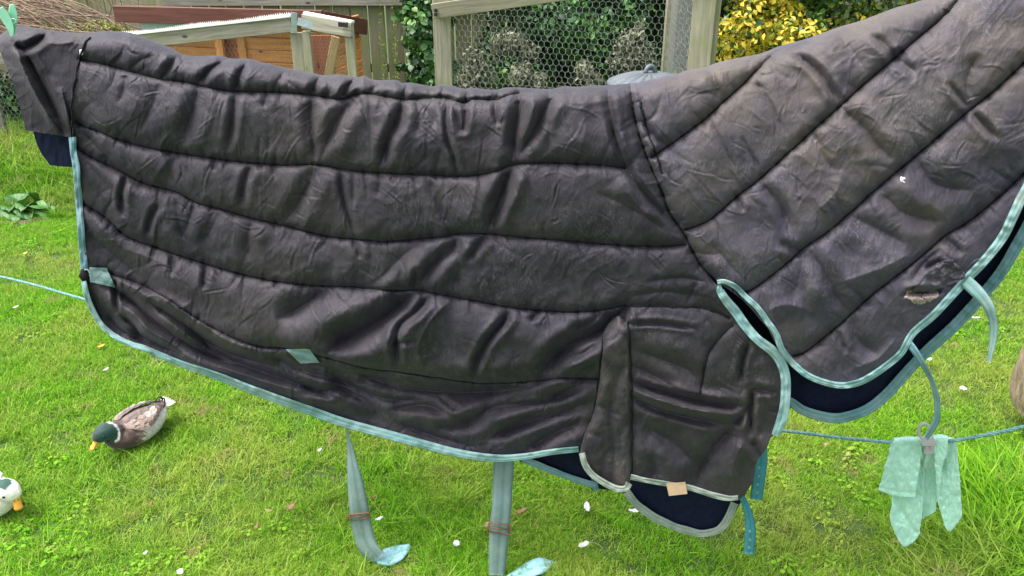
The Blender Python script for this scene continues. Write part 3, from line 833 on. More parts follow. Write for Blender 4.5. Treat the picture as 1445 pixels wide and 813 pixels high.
# --- heap of dry bramble stems at the top left
brm = MB(); rb = np.random.default_rng(77)
for k in range(150):
    a = PV(rb.uniform(-90, 45), rb.uniform(-25, 38), rb.uniform(6.5, 7.2)); ln = rb.uniform(0.4, 1.3)
    an = rb.normal(-0.42, 0.22)
    e = a + Vector((math.cos(an) * ln, rb.normal(0, 0.15), math.sin(an) * ln))
    if e.z < 0.05: e.z = 0.05
    brm.add(*stem_path(a, e, rb.uniform(0.003, 0.008), 0.003, rb.uniform(0, 0.08), 8, 300 + k, 0.012))
for k in range(16):
    a = PV(rb.uniform(120, 200), 95, rb.uniform(6.6, 7.1)); e = a + Vector((rb.normal(-0.12, 0.2), rb.normal(0, 0.1), rb.uniform(0.5, 1.2)))
    brm.add(*stem_path(a, e, 0.006, 0.003, 0, 8, 600 + k, 0.015))
dry = plain('dry_bramble', (0.24, 0.165, 0.115), 0.85, var=0.4, scale=25)
tag(brm.build('bramble_heap', dry), 'heap of dry brown bramble stems in front of the left fence', 'bramble', kind='stuff')
bl = [sh(140, 45, 6.9, .28, .10), sh(110, 48, 6.9, .16, .07), sh(70, 55, 6.9, .25, .12)]
shrub('mossy_shrub', 'yellow-green mossy growth under the dry bramble stems', 'shrub', bl, 2200, 0.03, LM['gold'], 46, lambda C, r: r.uniform(0.35, 0.7, len(C)), shell=0.2, stems=3)

# --- grey bin in front of the wire pen
p = PV(917, 110, 4.95)
binr = 0.245
dust = thing('dustbin', 'round grey plastic dustbin with ribbed lid in front of the wire pen', 'bin', (p.x, p.y, 0))
def lathe(prof, n, cx, cy, ribs=0, amp=0.0):
    a = np.linspace(0, 2 * np.pi, n, endpoint=False)
    V = []
    for (r, z, rb_) in prof:
        rr = r + rb_ * amp * np.cos(a * ribs); zz = z + rb_ * amp * 1.0 * np.sign(np.cos(a * ribs)) * (r > 0.01)
        V.append(np.stack([cx + rr * np.cos(a), cy + rr * np.sin(a), zz + 0 * a], -1))
    V = np.stack(V, 1)
    return V.reshape(-1, 3), grid_faces(n, len(prof), True)
zb = p.z - 0.015
v_, f_ = lathe([(0.001, 0.0, 0), (0.18, 0, 0), (0.19, 0.02, 0), (0.205, 0.25, 0), (0.212, 0.26, 0), (0.207, 0.28, 0), (0.225, zb - 0.06, 0), (0.238, zb - 0.055, 0), (0.238, zb - 0.02, 0), (0.228, zb - 0.015, 0)], 64, p.x, p.y)
obj('body', v_, f_, M['bin'], dust)
v_, f_ = lathe([(0.24, zb - 0.035, 0), (0.256, zb - 0.035, 0), (0.258, zb - 0.012, 0), (0.250, zb - 0.002, 0), (0.236, zb + 0.0, 0), (0.23, zb + 0.004, 1), (0.15, zb + 0.030, 1), (0.07, zb + 0.044, 1), (0.05, zb + 0.046, 0), (0.0015, zb + 0.047, 0)], 144, p.x, p.y, 18, 0.0035)
obj('lid', v_, f_, M['bin'], dust)
tt = np.linspace(0, np.pi, 12)
hd = np.stack([p.x + 0.030 * np.cos(tt), p.y + 0.012 * np.cos(tt), zb + 0.045 + 0.040 * np.sin(tt)], -1)
obj('handle', *tube(hd, 0.014, 10), M['bin'], dust)

# --- dock plant at the left, each broad leaf its own piece
dk = G(45, 300)
dock = thing('dock_plant', 'broad-leaved green dock plant at the left edge of the lawn', 'plant', dk)
rd = np.random.default_rng(5)
def big_leaf(base, dirv, L, W, seed):
    r = np.random.default_rng(seed); s = np.linspace(0, 1, 9); t = np.linspace(-1, 1, 7)
    d = np.array(dirv, float); d /= np.linalg.norm(d); side = np.cross(d, [0, 0, 1]); side /= np.linalg.norm(side); up = np.cross(side, d)
    wd = W * np.sin(np.pi * s ** 0.8) ** 0.75 + 0.004
    V = []
    for i, a in enumerate(s):
        c = np.array(base) + d * L * a + np.array([0, 0, 1]) * (L * (0.35 * a - 0.75 * a * a))
        for b in t: V.append(c + side * wd[i] / 2 * b + up * (0.12 * W * abs(b) + 0.012 * math.sin(a * 9 + 4 * b)))
    return V, grid_faces(9, 7)
leafs = [(15, 290), (35, 296), (58, 300), (75, 292), (45, 308), (20, 272), (62, 285), (5, 310), (82, 300), (30, 280), (52, 277), (70, 308), (10, 300), (40, 288)]
for k, (u, v) in enumerate(leafs):
    bb = Vector((dk.x + (u - 42) * 0.0036 * 0.5 + rd.normal(0, .03), dk.y + rd.normal(0, 0.05), 0.02)); g = G(u, v, 0.10)
    d = Vector((g.x - bb.x + rd.normal(0, 0.03), g.y - bb.y - 0.02, 0.10))
    v_, f_ = big_leaf(bb, d, 0.17 + rd.uniform(0, .06), 0.12 + rd.uniform(-.02, .03), k)
    o = obj('leaf', v_, f_, LM['dock'], dock)
    at = o.data.attributes.new('tint', 'FLOAT', 'POINT'); at.data.foreach_set('value', np.full(len(v_), rd.uniform(0, 1), np.float32))
# bare soil line between lawn and rough bank
mb = MB(); e0 = [G(u, v) for u, v in ((-60, 312), (0, 318), (40, 316), (80, 306), (115, 295), (190, 290))]
pth = smooth_path([(q.x, q.y, 0.012) for q in e0], 60); n_ = 60
wv_ = 0.035 + 0.02 * vnoise(np.arange(60) / 4.0, np.zeros(60), 140)
A = np.stack([pth + np.array([0, 1, 0]) * (wv_ * f)[:, None] + np.array([0, 0, 1.0]) * (0.014 * (1 - f * f)) for f in (-1, -0.5, 0, 0.5, 1)], 1)
soil = plain('bare_soil', (0.10, 0.07, 0.045), 0.95, var=0.5, scale=40, bumpd=0.01)
tag(obj('soil_strip', A.reshape(-1, 3), grid_faces(60, 5)[:, ::-1], soil), kind='structure')
# ------------------------------------------------------------------ the horse rug
def YR(u): return 1.96 - 0.36 * np.asarray(u, float) / 1445.0      # distance of the hanging rug, nearer to the right

TOP = [(-30, 62), (0, 48), (22, 37), (45, 39), (71, 43), (105, 46), (130, 45), (148, 43), (183, 46), (207, 55), (236, 66), (257, 77), (285, 79), (304, 78), (325, 82), (351, 83), (370, 88),
       (409, 97), (440, 103), (455, 106), (478, 105), (503, 109), (513, 107), (528, 113), (558, 113), (566, 117), (581, 117), (609, 122), (621, 120), (640, 122), (656, 126), (664, 124), (699, 127), (712, 124), (734, 124), (775, 126), (796, 122),
       (813, 123), (834, 121), (857, 121), (893, 118), (907, 116), (931, 110), (959, 104), (969, 100), (1000, 95), (1005, 92), (1024, 86), (1074, 76),
       (1103, 65), (1140, 55), (1184, 39), (1221, 28), (1266, 11), (1306, 0), (1360, -22), (1430, -52), (1520, -95), (1640, -150)]
_tp = np.array(TOP, float)
def topv(u): return np.interp(u, _tp[:, 0], _tp[:, 1])
def rec(U, q):
    """how far the upper part of the rug leans back towards the line, metres (q = px below the top)"""
    k = np.clip((np.asarray(U, float) - 880) / 260, 0, 1); k = k * k * (3 - 2 * k)
    return (0.050 + 0.085 * k) * np.exp(-np.clip(q, 0, None) * 0.00176 / (0.13 + 0.17 * k))
RT = 0.050     # radius of the roll over the washing line

SEAMS = {
 'A': [(113, 84), (145, 90), (182, 100), (226, 111), (263, 116), (297, 124), (333, 129), (385, 130), (440, 134), (480, 140), (500, 134), (520, 132), (568, 140), (600, 138), (633, 139), (656, 145), (666, 140), (699, 141), (712, 136), (732, 130), (752, 128), (785, 128)],
 'B': [(107, 172), (118, 178), (142, 186), (164, 196), (208, 208), (252, 216), (304, 224), (356, 230), (404, 233), (444, 232), (500, 241), (560, 245), (609, 247), (643, 249), (673, 247), (699, 242), (722, 233), (759, 230), (809, 231), (859, 234), (882, 238)],
 'C': [(106, 206), (127, 221), (164, 239), (201, 258), (249, 271), (275, 285), (311, 295), (356, 308), (404, 319), (459, 333), (506, 338), (543, 341), (593, 337), (626, 334), (644, 330), (689, 330), (726, 334), (792, 339), (859, 345), (900, 347), (935, 348), (968, 345)],
 'D': [(110, 282), (128, 294), (150, 308), (179, 334), (221, 349), (245, 358), (289, 372), (341, 387), (389, 397), (444, 403), (500, 405), (554, 410), (587, 409), (609, 413), (639, 419), (672, 425), (716, 433), (760, 438), (812, 440), (849, 437), (879, 431)],
 'E': [(140, 380), (164, 389), (203, 403), (238, 423), (272, 446), (307, 466), (341, 482), (372, 490), (403, 492), (451, 503), (500, 516), (530, 522), (561, 525), (609, 532), (665, 540), (709, 541), (757, 538), (794, 534), (845, 535)],
 'F': [(879, 431), (938, 432), (988, 434), (1012, 440), (1030, 449)],
 'G': [(1034, 457), (1020, 470), (1005, 489), (997, 505), (994, 518), (990, 540), (988, 556)],
 'NA': [(889, 121), (892, 142), (895, 163), (901, 187), (908, 208), (917, 232), (928, 256), (936, 276), (943, 296), (955, 315), (965, 329), (978, 355), (990, 375), (1008, 394)],
 'NB': [(899, 120), (903, 142), (908, 165), (916, 192), (925, 215), (934, 245)],
 'N1': [(919, 222), (952, 200), (996, 167), (1019, 145), (1044, 123), (1074, 93), (1098, 70)],
 'N2': [(965, 325), (1000, 311), (1040, 277), (1070, 254), (1110, 218), (1148, 183), (1186, 149), (1225, 114), (1264, 81), (1291, 57), (1325, 29), (1350, 2), (1400, -38)],
 'N3': [(1049, 414), (1067, 405), (1104, 377), (1137, 348), (1167, 328), (1201, 299), (1240, 264), (1291, 221), (1328, 190), (1369, 155), (1402, 129), (1445, 89), (1500, 40), (1560, -10)],
 'N4': [(1119, 502), (1137, 496), (1178, 464), (1200, 444), (1233, 414), (1266, 389), (1303, 359), (1333, 333), (1366, 313), (1400, 286), (1440, 250), (1500, 190)],
}
NOPUCK = {'G', 'H', 'NB', 'F'}

# folds: points, half width px, depth mm (positive: valley), in order of making
FOLDS = [
 ([(228, 112), (240, 92), (251, 78)], 5, 9), ([(280, 119), (297, 97), (322, 84)], 5, 12), ([(333, 129), (337, 105), (351, 86)], 5, 12),
 ([(182, 100), (200, 84), (222, 78)], 8, 5), ([(160, 92), (170, 78), (176, 62)], 6, 4),
 ([(385, 130), (392, 114), (405, 98)], 5, 5), ([(440, 134), (445, 117), (455, 106)], 5, 12), ([(481, 140), (487, 125), (503, 110)], 4, 13),
 ([(520, 132), (530, 122), (541, 118)], 4, 5), ([(568, 140), (570, 130), (576, 118)], 4, 9), ([(620, 139), (623, 130), (627, 122)], 4, 5),
 ([(656, 146), (658, 135), (663, 125)], 4, 9), ([(699, 141), (702, 134), (706, 126)], 4, 7), ([(732, 130), (735, 127)], 5, 6),
 ([(796, 123), (800, 130), (812, 128)], 6, 6), ([(857, 121), (860, 135)], 5, 5),
 ([(226, 111), (217, 145), (196, 190)], 12, 6), ([(281, 118), (275, 150), (264, 185), (257, 214)], 9, 9), ([(297, 125), (290, 150), (300, 165)], 5, 4),
 ([(333, 129), (331, 145), (329, 168), (322, 215)], 5, 11), ([(178, 102), (174, 130), (165, 150)], 6, 5),
 ([(440, 134), (439, 165), (442, 200), (446, 231)], 8, 13), ([(377, 130), (374, 145), (370, 152)], 5, 6),
 ([(503, 136), (480, 165), (463, 200), (452, 230)], 9, 14), ([(521, 134), (523, 180), (524, 238)], 3, 3),
 ([(567, 141), (562, 170), (548, 200), (541, 240)], 7, 16), ([(545, 150), (553, 190), (558, 215)], 12, -5),
 ([(586, 140), (592, 165), (587, 195)], 6, 5), ([(633, 139), (629, 165), (633, 200), (641, 222), (647, 256)], 3.5, 9),
 ([(656, 145), (657, 165), (652, 186), (644, 166), (638, 146)], 4, 8), ([(603, 190), (601, 240)], 3, 2),
 ([(699, 141), (699, 160), (705, 177), (709, 176)], 3.5, 7), ([(731, 128), (733, 155), (728, 190), (723, 232)], 8, 20),
 ([(785, 127), (770, 155), (748, 195), (728, 231)], 7, 17), ([(752, 127), (752, 170), (735, 215)], 8, -8), ([(857, 122), (861, 160), (870, 200), (881, 238)], 5, 9),
 ([(775, 175), (774, 231)], 4, 3), ([(820, 130), (826, 180), (815, 225)], 16, -4),
 ([(481, 237), (484, 275), (495, 310), (505, 337)], 4, 8), ([(444, 232), (436, 260), (420, 290), (400, 316)], 10, 12), ([(499, 240), (498, 290), (496, 300)], 3, 3),
 ([(722, 233), (714, 262), (700, 295), (689, 329)], 8, 20), ([(607, 247), (613, 275), (628, 305), (641, 329)], 6, 7), ([(722, 262), (705, 300), (692, 328)], 5, 6),
 ([(673, 247), (668, 285), (655, 320)], 14, -7), ([(356, 230), (345, 260), (341, 295)], 5, 9), ([(304, 224), (301, 243)], 4, 6), ([(252, 216), (240, 240), (243, 262)], 7, 5),
 ([(540, 244), (536, 262), (532, 280)], 6, 5), ([(560, 246), (555, 262)], 4, 5), ([(180, 247), (173, 268), (172, 290), (176, 308)], 4, 10), ([(224, 287), (213, 310), (207, 336)], 4, 9),
 ([(107, 178), (135, 205), (165, 235), (205, 256), (240, 268)], 12, 13), ([(130, 190), (175, 235), (230, 262)], 12, -7), ([(112, 215), (140, 250), (172, 282), (200, 300)], 10, 6),
 ([(275, 285), (268, 310), (256, 338)], 7, 7), ([(311, 296), (300, 320), (285, 345)], 7, 5), ([(356, 309), (350, 340), (352, 370)], 7, 6), ([(250, 275), (250, 300), (258, 330), (280, 350)], 8, 6),
 ([(644, 331), (640, 350), (612, 375), (589, 407)], 8, 15), ([(587, 385), (586, 408)], 4, 7), ([(689, 330), (672, 352), (658, 372)], 5, 9), ([(600, 340), (570, 360), (535, 395), (523, 404)], 12, 7),
 ([(500, 338), (506, 352), (508, 366)], 4, 6), ([(459, 334), (470, 365), (468, 395)], 10, 4), ([(645, 345), (648, 380), (640, 415)], 8, 6),
 ([(245, 358), (243, 380), (246, 392)], 4, 6), ([(294, 373), (289, 390), (288, 410)], 4, 8), ([(391, 398), (388, 410)], 4, 6), ([(221, 349), (215, 365)], 4, 5),
 ([(464, 404), (440, 424), (405, 445), (388, 450)], 14, 9), ([(587, 410), (560, 436), (520, 462), (485, 480), (455, 505)], 14, 18), ([(609, 414), (588, 440), (565, 460), (559, 484), (562, 523)], 5, 10),
 ([(556, 484), (590, 482)], 4, 4), ([(640, 420), (610, 450), (590, 490), (600, 525)], 14, -6), ([(716, 434), (714, 450), (690, 480), (674, 510), (668, 537)], 5, 8),
 ([(884, 432), (849, 468), (812, 484), (786, 503), (760, 536)], 10, 16), ([(849, 437), (835, 455), (800, 470)], 9, 5), ([(760, 440), (748, 455)], 4, 4),
 ([(118, 325), (142, 345), (175, 372), (205, 398)], 10, 7), ([(125, 300), (165, 345), (230, 372), (260, 410)], 14, -5),
 ([(140, 395), (180, 420), (220, 455), (255, 480), (300, 505), (350, 520)], 7, 13), ([(163, 392), (163, 420), (168, 442)], 3, 5), ([(196, 418), (240, 445), (290, 480), (330, 500), (400, 520)], 7, 12),
 ([(215, 410), (260, 440), (300, 470)], 8, -6), ([(165, 440), (188, 458), (205, 478), (260, 502)], 6, 9), ([(150, 440), (170, 466), (210, 485)], 6, 6), ([(262, 455), (310, 500), (370, 525), (440, 548), (500, 575)], 12, 10),
 ([(250, 480), (300, 512), (380, 540), (450, 560), (500, 590)], 8, -6), ([(370, 495), (420, 520), (470, 535), (540, 545)], 12, 10), ([(400, 500), (450, 515), (500, 528), (560, 535)], 10, 9),
 ([(455, 520), (495, 545), (540, 562), (600, 566)], 9, 9), ([(420, 545), (450, 552), (480, 548), (500, 560)], 6, 8), ([(500, 525), (560, 545), (640, 553), (720, 550), (770, 540)], 13, 16),
 ([(480, 548), (520, 570), (545, 600)], 10, 6), ([(545, 580), (600, 572), (640, 590)], 7, 6), ([(600, 606), (650, 600), (700, 575), (770, 565), (840, 545)], 8, 9), ([(690, 622), (730, 600), (790, 582), (838, 565)], 7, 9),
 ([(660, 590), (720, 570), (790, 556)], 8, -5), ([(740, 636), (780, 612), (825, 592)], 8, 7), ([(560, 596), (620, 618), (680, 632)], 8, 6), ([(620, 560), (640, 575), (650, 580)], 4, 3),
 ([(770, 560), (800, 550), (842, 520)], 8, 7), ([(800, 500), (820, 500), (848, 480)], 6, 5), ([(790, 534), (820, 525), (848, 505)], 5, 4),
 # chest
 ([(1276, 416), (1300, 411), (1332, 410)], 4, 16), ([(1304, 380), (1318, 372), (1334, 366)], 4, 10),
 ([(886, 457), (925, 456), (967, 461), (985, 466)], 3, 5),
 ([(885, 432), (880, 450), (884, 462)], 5, 9), ([(910, 398), (960, 392), (1005, 400)], 5, 5), ([(890, 418), (940, 412), (1000, 420)], 6, 4), ([(975, 400), (985, 430), (1010, 470)], 10, 5),
 ([(985, 398), (975, 415), (970, 432)], 3, 4), ([(1057, 484), (1049, 505), (1046, 530), (1042, 543)], 4, 8), ([(900, 495), (940, 510), (975, 525), (988, 550)], 10, 6), ([(892, 515), (930, 535), (960, 552)], 8, 6),
 ([(890, 538), (925, 551), (967, 562), (1009, 571), (1059, 574)], 5, 14), ([(890, 548), (930, 564), (980, 578), (1040, 584)], 8, -10), ([(890, 560), (930, 578), (985, 592), (1034, 600)], 5, 10), ([(1062, 548), (1061, 580), (1059, 618)], 4, 10),
 ([(1062, 550), (1085, 552), (1095, 556)], 4, 6), ([(1034, 600), (1050, 585), (1058, 565)], 5, 7), ([(905, 600), (950, 625), (985, 660)], 14, 8), ([(1040, 600), (1010, 630), (990, 665), (985, 690)], 12, 9),
 ([(1060, 620), (1072, 640), (1075, 655)], 5, 6), ([(1050, 620), (1035, 660), (1030, 690)], 10, -6), ([(915, 640), (925, 660), (920, 678)], 8, 5), ([(1075, 500), (1085, 540), (1088, 580)], 8, -4),
 # neck
 ([(1186, 150), (1163, 111), (1140, 88), (1111, 70)], 5, 11), ([(1186, 151), (1220, 182), (1240, 207), (1262, 228)], 9, 10), ([(1264, 81), (1246, 62), (1229, 47)], 5, 7), ([(1264, 82), (1295, 103)], 6, 7),
 ([(1369, 155), (1352, 135), (1336, 114)], 4, 7), ([(1368, 153), (1365, 112), (1380, 74)], 12, 9), ([(1370, 156), (1390, 176), (1410, 199)], 5, 10), ([(1070, 255), (1100, 288), (1116, 325)], 7, 10),
 ([(1148, 184), (1158, 215), (1185, 250)], 8, 5), ([(1063, 109), (1090, 150), (1098, 170), (1110, 192)], 3, 5), ([(1000, 170), (1018, 200), (1040, 243)], 3, 4), ([(1045, 190), (1058, 215), (1075, 240)], 4, 4),
 ([(1003, 95), (1008, 115), (1018, 142)], 5, 8), ([(1060, 82), (1055, 100)], 6, 4), ([(1180, 42), (1200, 70), (1225, 105)], 12, 6), ([(1040, 278), (1050, 300)], 4, 6), ([(905, 170), (925, 195), (940, 207)], 5, 9),
 ([(1137, 348), (1130, 385), (1118, 430)], 12, 6), ([(1140, 350), (1162, 385), (1180, 420), (1200, 443)], 9, 9), ([(1196, 303), (1228, 318), (1280, 345)], 12, 8), ([(1178, 465), (1190, 485), (1196, 500)], 4, 7),
 ([(1200, 445), (1212, 480), (1240, 502)], 10, 9), ([(1100, 340), (1120, 352), (1137, 349)], 5, 8), ([(1240, 265), (1275, 300), (1330, 315)], 12, 8), ([(1180, 400), (1240, 380), (1290, 355)], 14, -7),
 ([(1205, 520), (1240, 505), (1270, 470)], 10, -6), ([(1080, 440), (1110, 430), (1150, 440)], 12, -5), ([(1292, 221), (1320, 260), (1380, 270)], 14, 7), ([(1150, 300), (1180, 270), (1190, 240)], 14, -5),
 ([(1330, 335), (1345, 345), (1360, 360)], 6, 8), ([(1288, 395), (1303, 372), (1330, 350)], 6, 8), ([(995, 378), (1020, 395), (1045, 413)], 8, 6), ([(1000, 340), (1035, 380), (1055, 400)], 10, 6),
 ([(950, 240), (975, 270), (1000, 300)], 14, -4), ([(870, 250), (900, 290), (930, 312)], 12, -7), ([(862, 162), (868, 195), (882, 231), (905, 268), (935, 301), (962, 318)], 4, 9),
 ([(840, 270), (900, 300), (950, 335)], 10, 5),
 # tail flap
 ([(20, 60), (33, 68), (50, 60), (71, 44)], 5, 13), ([(32, 68), (50, 100), (75, 150), (98, 195)], 5, 16), ([(22, 60), (32, 95), (60, 150), (90, 192)], 6, -9), ([(70, 45), (100, 50), (112, 52)], 4, 9),
 ([(112, 52), (90, 62), (60, 60)], 12, -6), ([(60, 95), (70, 130), (90, 165)], 10, 6), ([(85, 120), (95, 160), (100, 185)], 6, -5),
]

def seg_local(U, V, pts, reach):
    """mask of the points near a polyline, their distance, fraction along and side"""
    p = smooth_path(pts, max(5, int(np.sum(np.linalg.norm(np.diff(np.array(pts, float), axis=0), axis=1)) / 7)))
    m = (U > p[:, 0].min() - reach) & (U < p[:, 0].max() + reach) & (V > p[:, 1].min() - reach) & (V < p[:, 1].max() + reach)
    if not m.any(): return None
    u = U[m]; v = V[m]; best = np.full(u.shape, 1e3); bt = np.zeros(u.shape); bs = np.zeros(u.shape); L = len(p) - 1
    for i in range(L):
        a = p[i]; d = p[i + 1] - a; l2 = d @ d + 1e-9
        t = np.clip(((u - a[0]) * d[0] + (v - a[1]) * d[1]) / l2, 0, 1)
        du = u - a[0] - t * d[0]; dv = v - a[1] - t * d[1]; q = np.hypot(du, dv); w = q < best
        best[w] = q[w]; bt[w] = (i + t[w]) / L; bs[w] = np.sign(d[0] * dv[w] - d[1] * du[w])
    return m, best, bt, bs

def seg_dist(U, V, pts, reach):
    D = np.full(U.shape, 1e3); Tt = np.zeros(U.shape); Sd = np.zeros(U.shape)
    r = seg_local(U, V, pts, reach)
    if r: D[r[0]], Tt[r[0]], Sd[r[0]] = r[1:]
    return D, Tt, Sd

# puckers: short gathers that leave the quilting seams
_pr = np.random.default_rng(11)
PUCK = []
for k, s in SEAMS.items():
    if k in NOPUCK: continue
    L = np.sum(np.linalg.norm(np.diff(np.array(s, float), axis=0), axis=1)); pth = smooth_path(s, max(10, int(L / 4)))
    i = 2
    while i < len(pth) - 3:
        d = pth[i + 1] - pth[i - 1]; d /= np.linalg.norm(d) + 1e-9; nrm = np.array([-d[1], d[0]])
        for sgn in (1, -1):
            if _pr.uniform() < 0.75:
                ln = _pr.uniform(7, 22) if _pr.uniform() < 0.72 else _pr.uniform(25, 60)
                ang = _pr.normal(0, 0.35); q = np.array([nrm[0] * math.cos(ang) - nrm[1] * math.sin(ang), nrm[0] * math.sin(ang) + nrm[1] * math.cos(ang)]) * sgn
                mid = pth[i] + q * ln * 0.5 + d * _pr.normal(0, ln * 0.06); end = pth[i] + q * ln + d * _pr.normal(0, ln * 0.2)
                PUCK.append(([tuple(pth[i]), tuple(mid), tuple(end)], _pr.uniform(1.6, 3.4) * (1 + ln / 60), _pr.uniform(1.6, 4.2) * (1 if _pr.uniform() < 0.75 else -0.8)))
        i += max(1, int(_pr.uniform(7, 26) / 4))

CREASE = []
for k in range(760):
    u = _pr.uniform(110, 1420); v = _pr.uniform(60, 680); an = math.pi / 2 + _pr.normal(0, 0.75) if u < 900 else _pr.normal(1.1, 0.8)
    ln = _pr.uniform(14, 60); d = np.array([math.cos(an), math.sin(an)]); nn = np.array([-d[1], d[0]]); b_ = _pr.normal(0, 0.10) * ln
    CREASE.append(([(u, v), tuple(np.array([u, v]) + d * ln / 2 + nn * b_), tuple(np.array([u, v]) + d * ln)], _pr.uniform(0.9, 1.7), _pr.uniform(1.0, 2.6) * (1 if _pr.uniform() < 0.6 else -1)))

def depth(U, V, puff=1.0, roll=True):
    """relief of the hanging rug towards the camera, metres"""
    S = np.full(U.shape, 1e3)
    for k, s in SEAMS.items():
        d, t, sd = seg_dist(U, V, s, 90)
        if k in ('G', 'H', 'NB', 'F'):
            d = d + 6
        S = np.minimum(S, d)
    w = 1 + 0.25 * vnoise(U / 40, V / 40, 5)
    belly = np.clip((V - 545) / 40, 0, 1) * np.clip((880 - U) / 60, 0, 1)
    lowleft = np.clip((V - (U * 0.55 + 330)) / 40, 0, 1) * np.clip((500 - U) / 100, 0, 1)
    flat = np.maximum(belly, lowleft)
    D = 0.019 * puff * w * (1 - np.exp(-S / 10)) * (1 - 0.75 * flat)
    D -= 0.008 * np.exp(-S / 2.6)
    for pts, wd, mm in FOLDS:
        r = seg_local(U, V, pts, wd * 5 + 4)
        if not r: continue
        m, d, t, sd = r
        mu, mv = pts[len(pts) // 2]
        if mv > 395 + 0.05 * mu and mu < 860: mm = mm * 2.1      # limp unquilted skirt
        elif mv > 440 and mu < 1110: mm = mm * 1.6
        elif mu < 100: mm = mm * 1.2
        tap = np.clip(t * 6, 0.15, 1) * np.clip((1 - t) * 4, 0, 1) if len(pts) > 2 else np.clip((1 - t) * 3, 0, 1)
        asym = 1 + 0.8 * (sd > 0)
        g = -mm * 0.0016 * tap * (0.8 * np.exp(-d / (wd * asym * 0.6)) + 0.3 / (1 + (d / (wd * asym)) ** 2) ** 1.3)
        if mm > 5: g += mm * 0.0006 * tap * np.exp(-((d - wd * 2.2) / (wd * 1.3)) ** 2)      # cloth pushed up beside the crease
        D[m] += g
    for pts, wd, mm in PUCK:
        r = seg_local(U, V, pts, wd * 3.2)
        if r: D[r[0]] -= mm * 0.0015 * np.clip((1 - r[2]) * 1.6, 0, 1) * np.exp(-(r[1] / wd))* 1.15
    for pts, wd, mm in CREASE:
        r = seg_local(U, V, pts, wd * 4)
        if r: D[r[0]] -= mm * 0.001 * np.sin(np.pi * np.clip(r[2], 0, 1)) * (np.exp(-(r[1] / wd) ** 2) - 0.6 * np.exp(-((r[1] - 2.2 * wd) / wd) ** 2) * (r[3] > 0))
    # large drape
    for (cu, cv, ru, rv, a) in [(560, 480, 260, 45, .030), (330, 430, 150, 50, .022), (230, 150, 160, 60, .010), (800, 280, 110, 60, .012), (600, 585, 260, 30, -.012), (960, 490, 90, 60, .010),
                                (1010, 640, 90, 40, .012), (1200, 400, 160, 80, .015), (1250, 150, 220, 110, .012), (420, 590, 80, 30, -.01), (700, 620, 160, 30, .012), (210, 500, 60, 40, .012), (1300, 300, 90, 60, -.006)]:
        D += a * np.exp(-((U - cu) / ru) ** 2 - ((V - cv) / rv) ** 2)
    # creased film: ridged noise at several sizes
    wu = U + 22 * vnoise(U / 55, V / 55, 61); wv = V + 22 * vnoise(U / 55, V / 55, 62)
    r1 = 1 - np.abs(fbm(wu / 46, wv / 78, 41, 2)); r2 = 1 - np.abs(fbm((wu + wv) / 34, (wv - wu) / 66, 44, 2)); r3 = 1 - np.abs(vnoise((wu - wv * 0.6) / 11, (wv + wu * 0.4) / 26, 47)); r4 = 1 - np.abs(vnoise((wu + wv * 0.8) / 15, (wv - wu * 0.5) / 38, 49))
    amp = 0.7 + 0.5 * vnoise(U / 120, V / 120, 50)
    D += amp * (0.0016 * r1 ** 3 + 0.0011 * r2 ** 3 + 0.0008 * r3 ** 4 + 0.0013 * r4 ** 4) + 0.0022 * fbm(U / 60, V / 40, 53, 3)
    if roll:
        q = np.clip(V - topv(U), 0, None) * 0.00176
        e = np.clip(RT - q, 0, RT)
        fade = np.clip(0.3 + q / 0.035, 0.3, 1)
        D = D * fade - rec(U, V - topv(U)) - (RT - np.sqrt(np.clip(RT * RT - e * e, 0, None)))
    return D

def coons(Tp, Bp, Lp, Rp, nu, nv, sm=True):
    f = smooth_path if sm else lin_path
    t_ = f(Tp, nu); b_ = f(Bp, nu); l_ = f(Lp, nv); r_ = f(Rp, nv)
    s = np.linspace(0, 1, nu)[:, None, None]; t = np.linspace(0, 1, nv)[None, :, None]
    C = (1 - t) * t_[:, None] + t * b_[:, None] + (1 - s) * l_[None] + s * r_[None]
    C -= (1 - s) * (1 - t) * t_[0] + s * (1 - t) * t_[-1] + (1 - s) * t * b_[0] + s * t * b_[-1]
    return C[..., 0], C[..., 1]

RUG = thing('horse_rug', 'dirty black quilted horse rug with teal binding draped over the washing line', 'horse rug', (0, 1.85, 0.12))

def tops(u0, u1):
    p = [(u0, float(topv(u0)))] + [q for q in TOP if u0 < q[0] < u1] + [(u1, float(topv(u1)))]
    return p

BODY_B = [(140, 455), (152, 470), (165, 480), (200, 493), (225, 504), (260, 519), (300, 533), (350, 553), (400, 572), (450, 590), (485, 602), (540, 617), (600, 633), (650, 645), (700, 651), (740, 648), (780, 641), (815, 638),
          (850, 655), (880, 672), (890, 677), (925, 683), (967, 690), (988, 696), (1010, 703), (1026, 706), (1040, 706)]
BODY_L = [(128, 46), (119, 60), (113, 74), (108, 97), (103, 124), (100, 150), (102, 180), (102, 210), (105, 240), (109, 300), (114, 360), (119, 395), (126, 425), (140, 455)]
BODY_R = [(889, float(topv(889))), (895, 163), (908, 208), (928, 256), (943, 296), (965, 329), (978, 355), (995, 382), (1015, 406), (1028, 418), (1051, 459), (1067, 477), (1093, 497), (1108, 521), (1114, 551), (1111, 585), (1099, 607), (1088, 618), (1082, 632), (1068, 652), (1063, 677), (1051, 698), (1040, 706)]

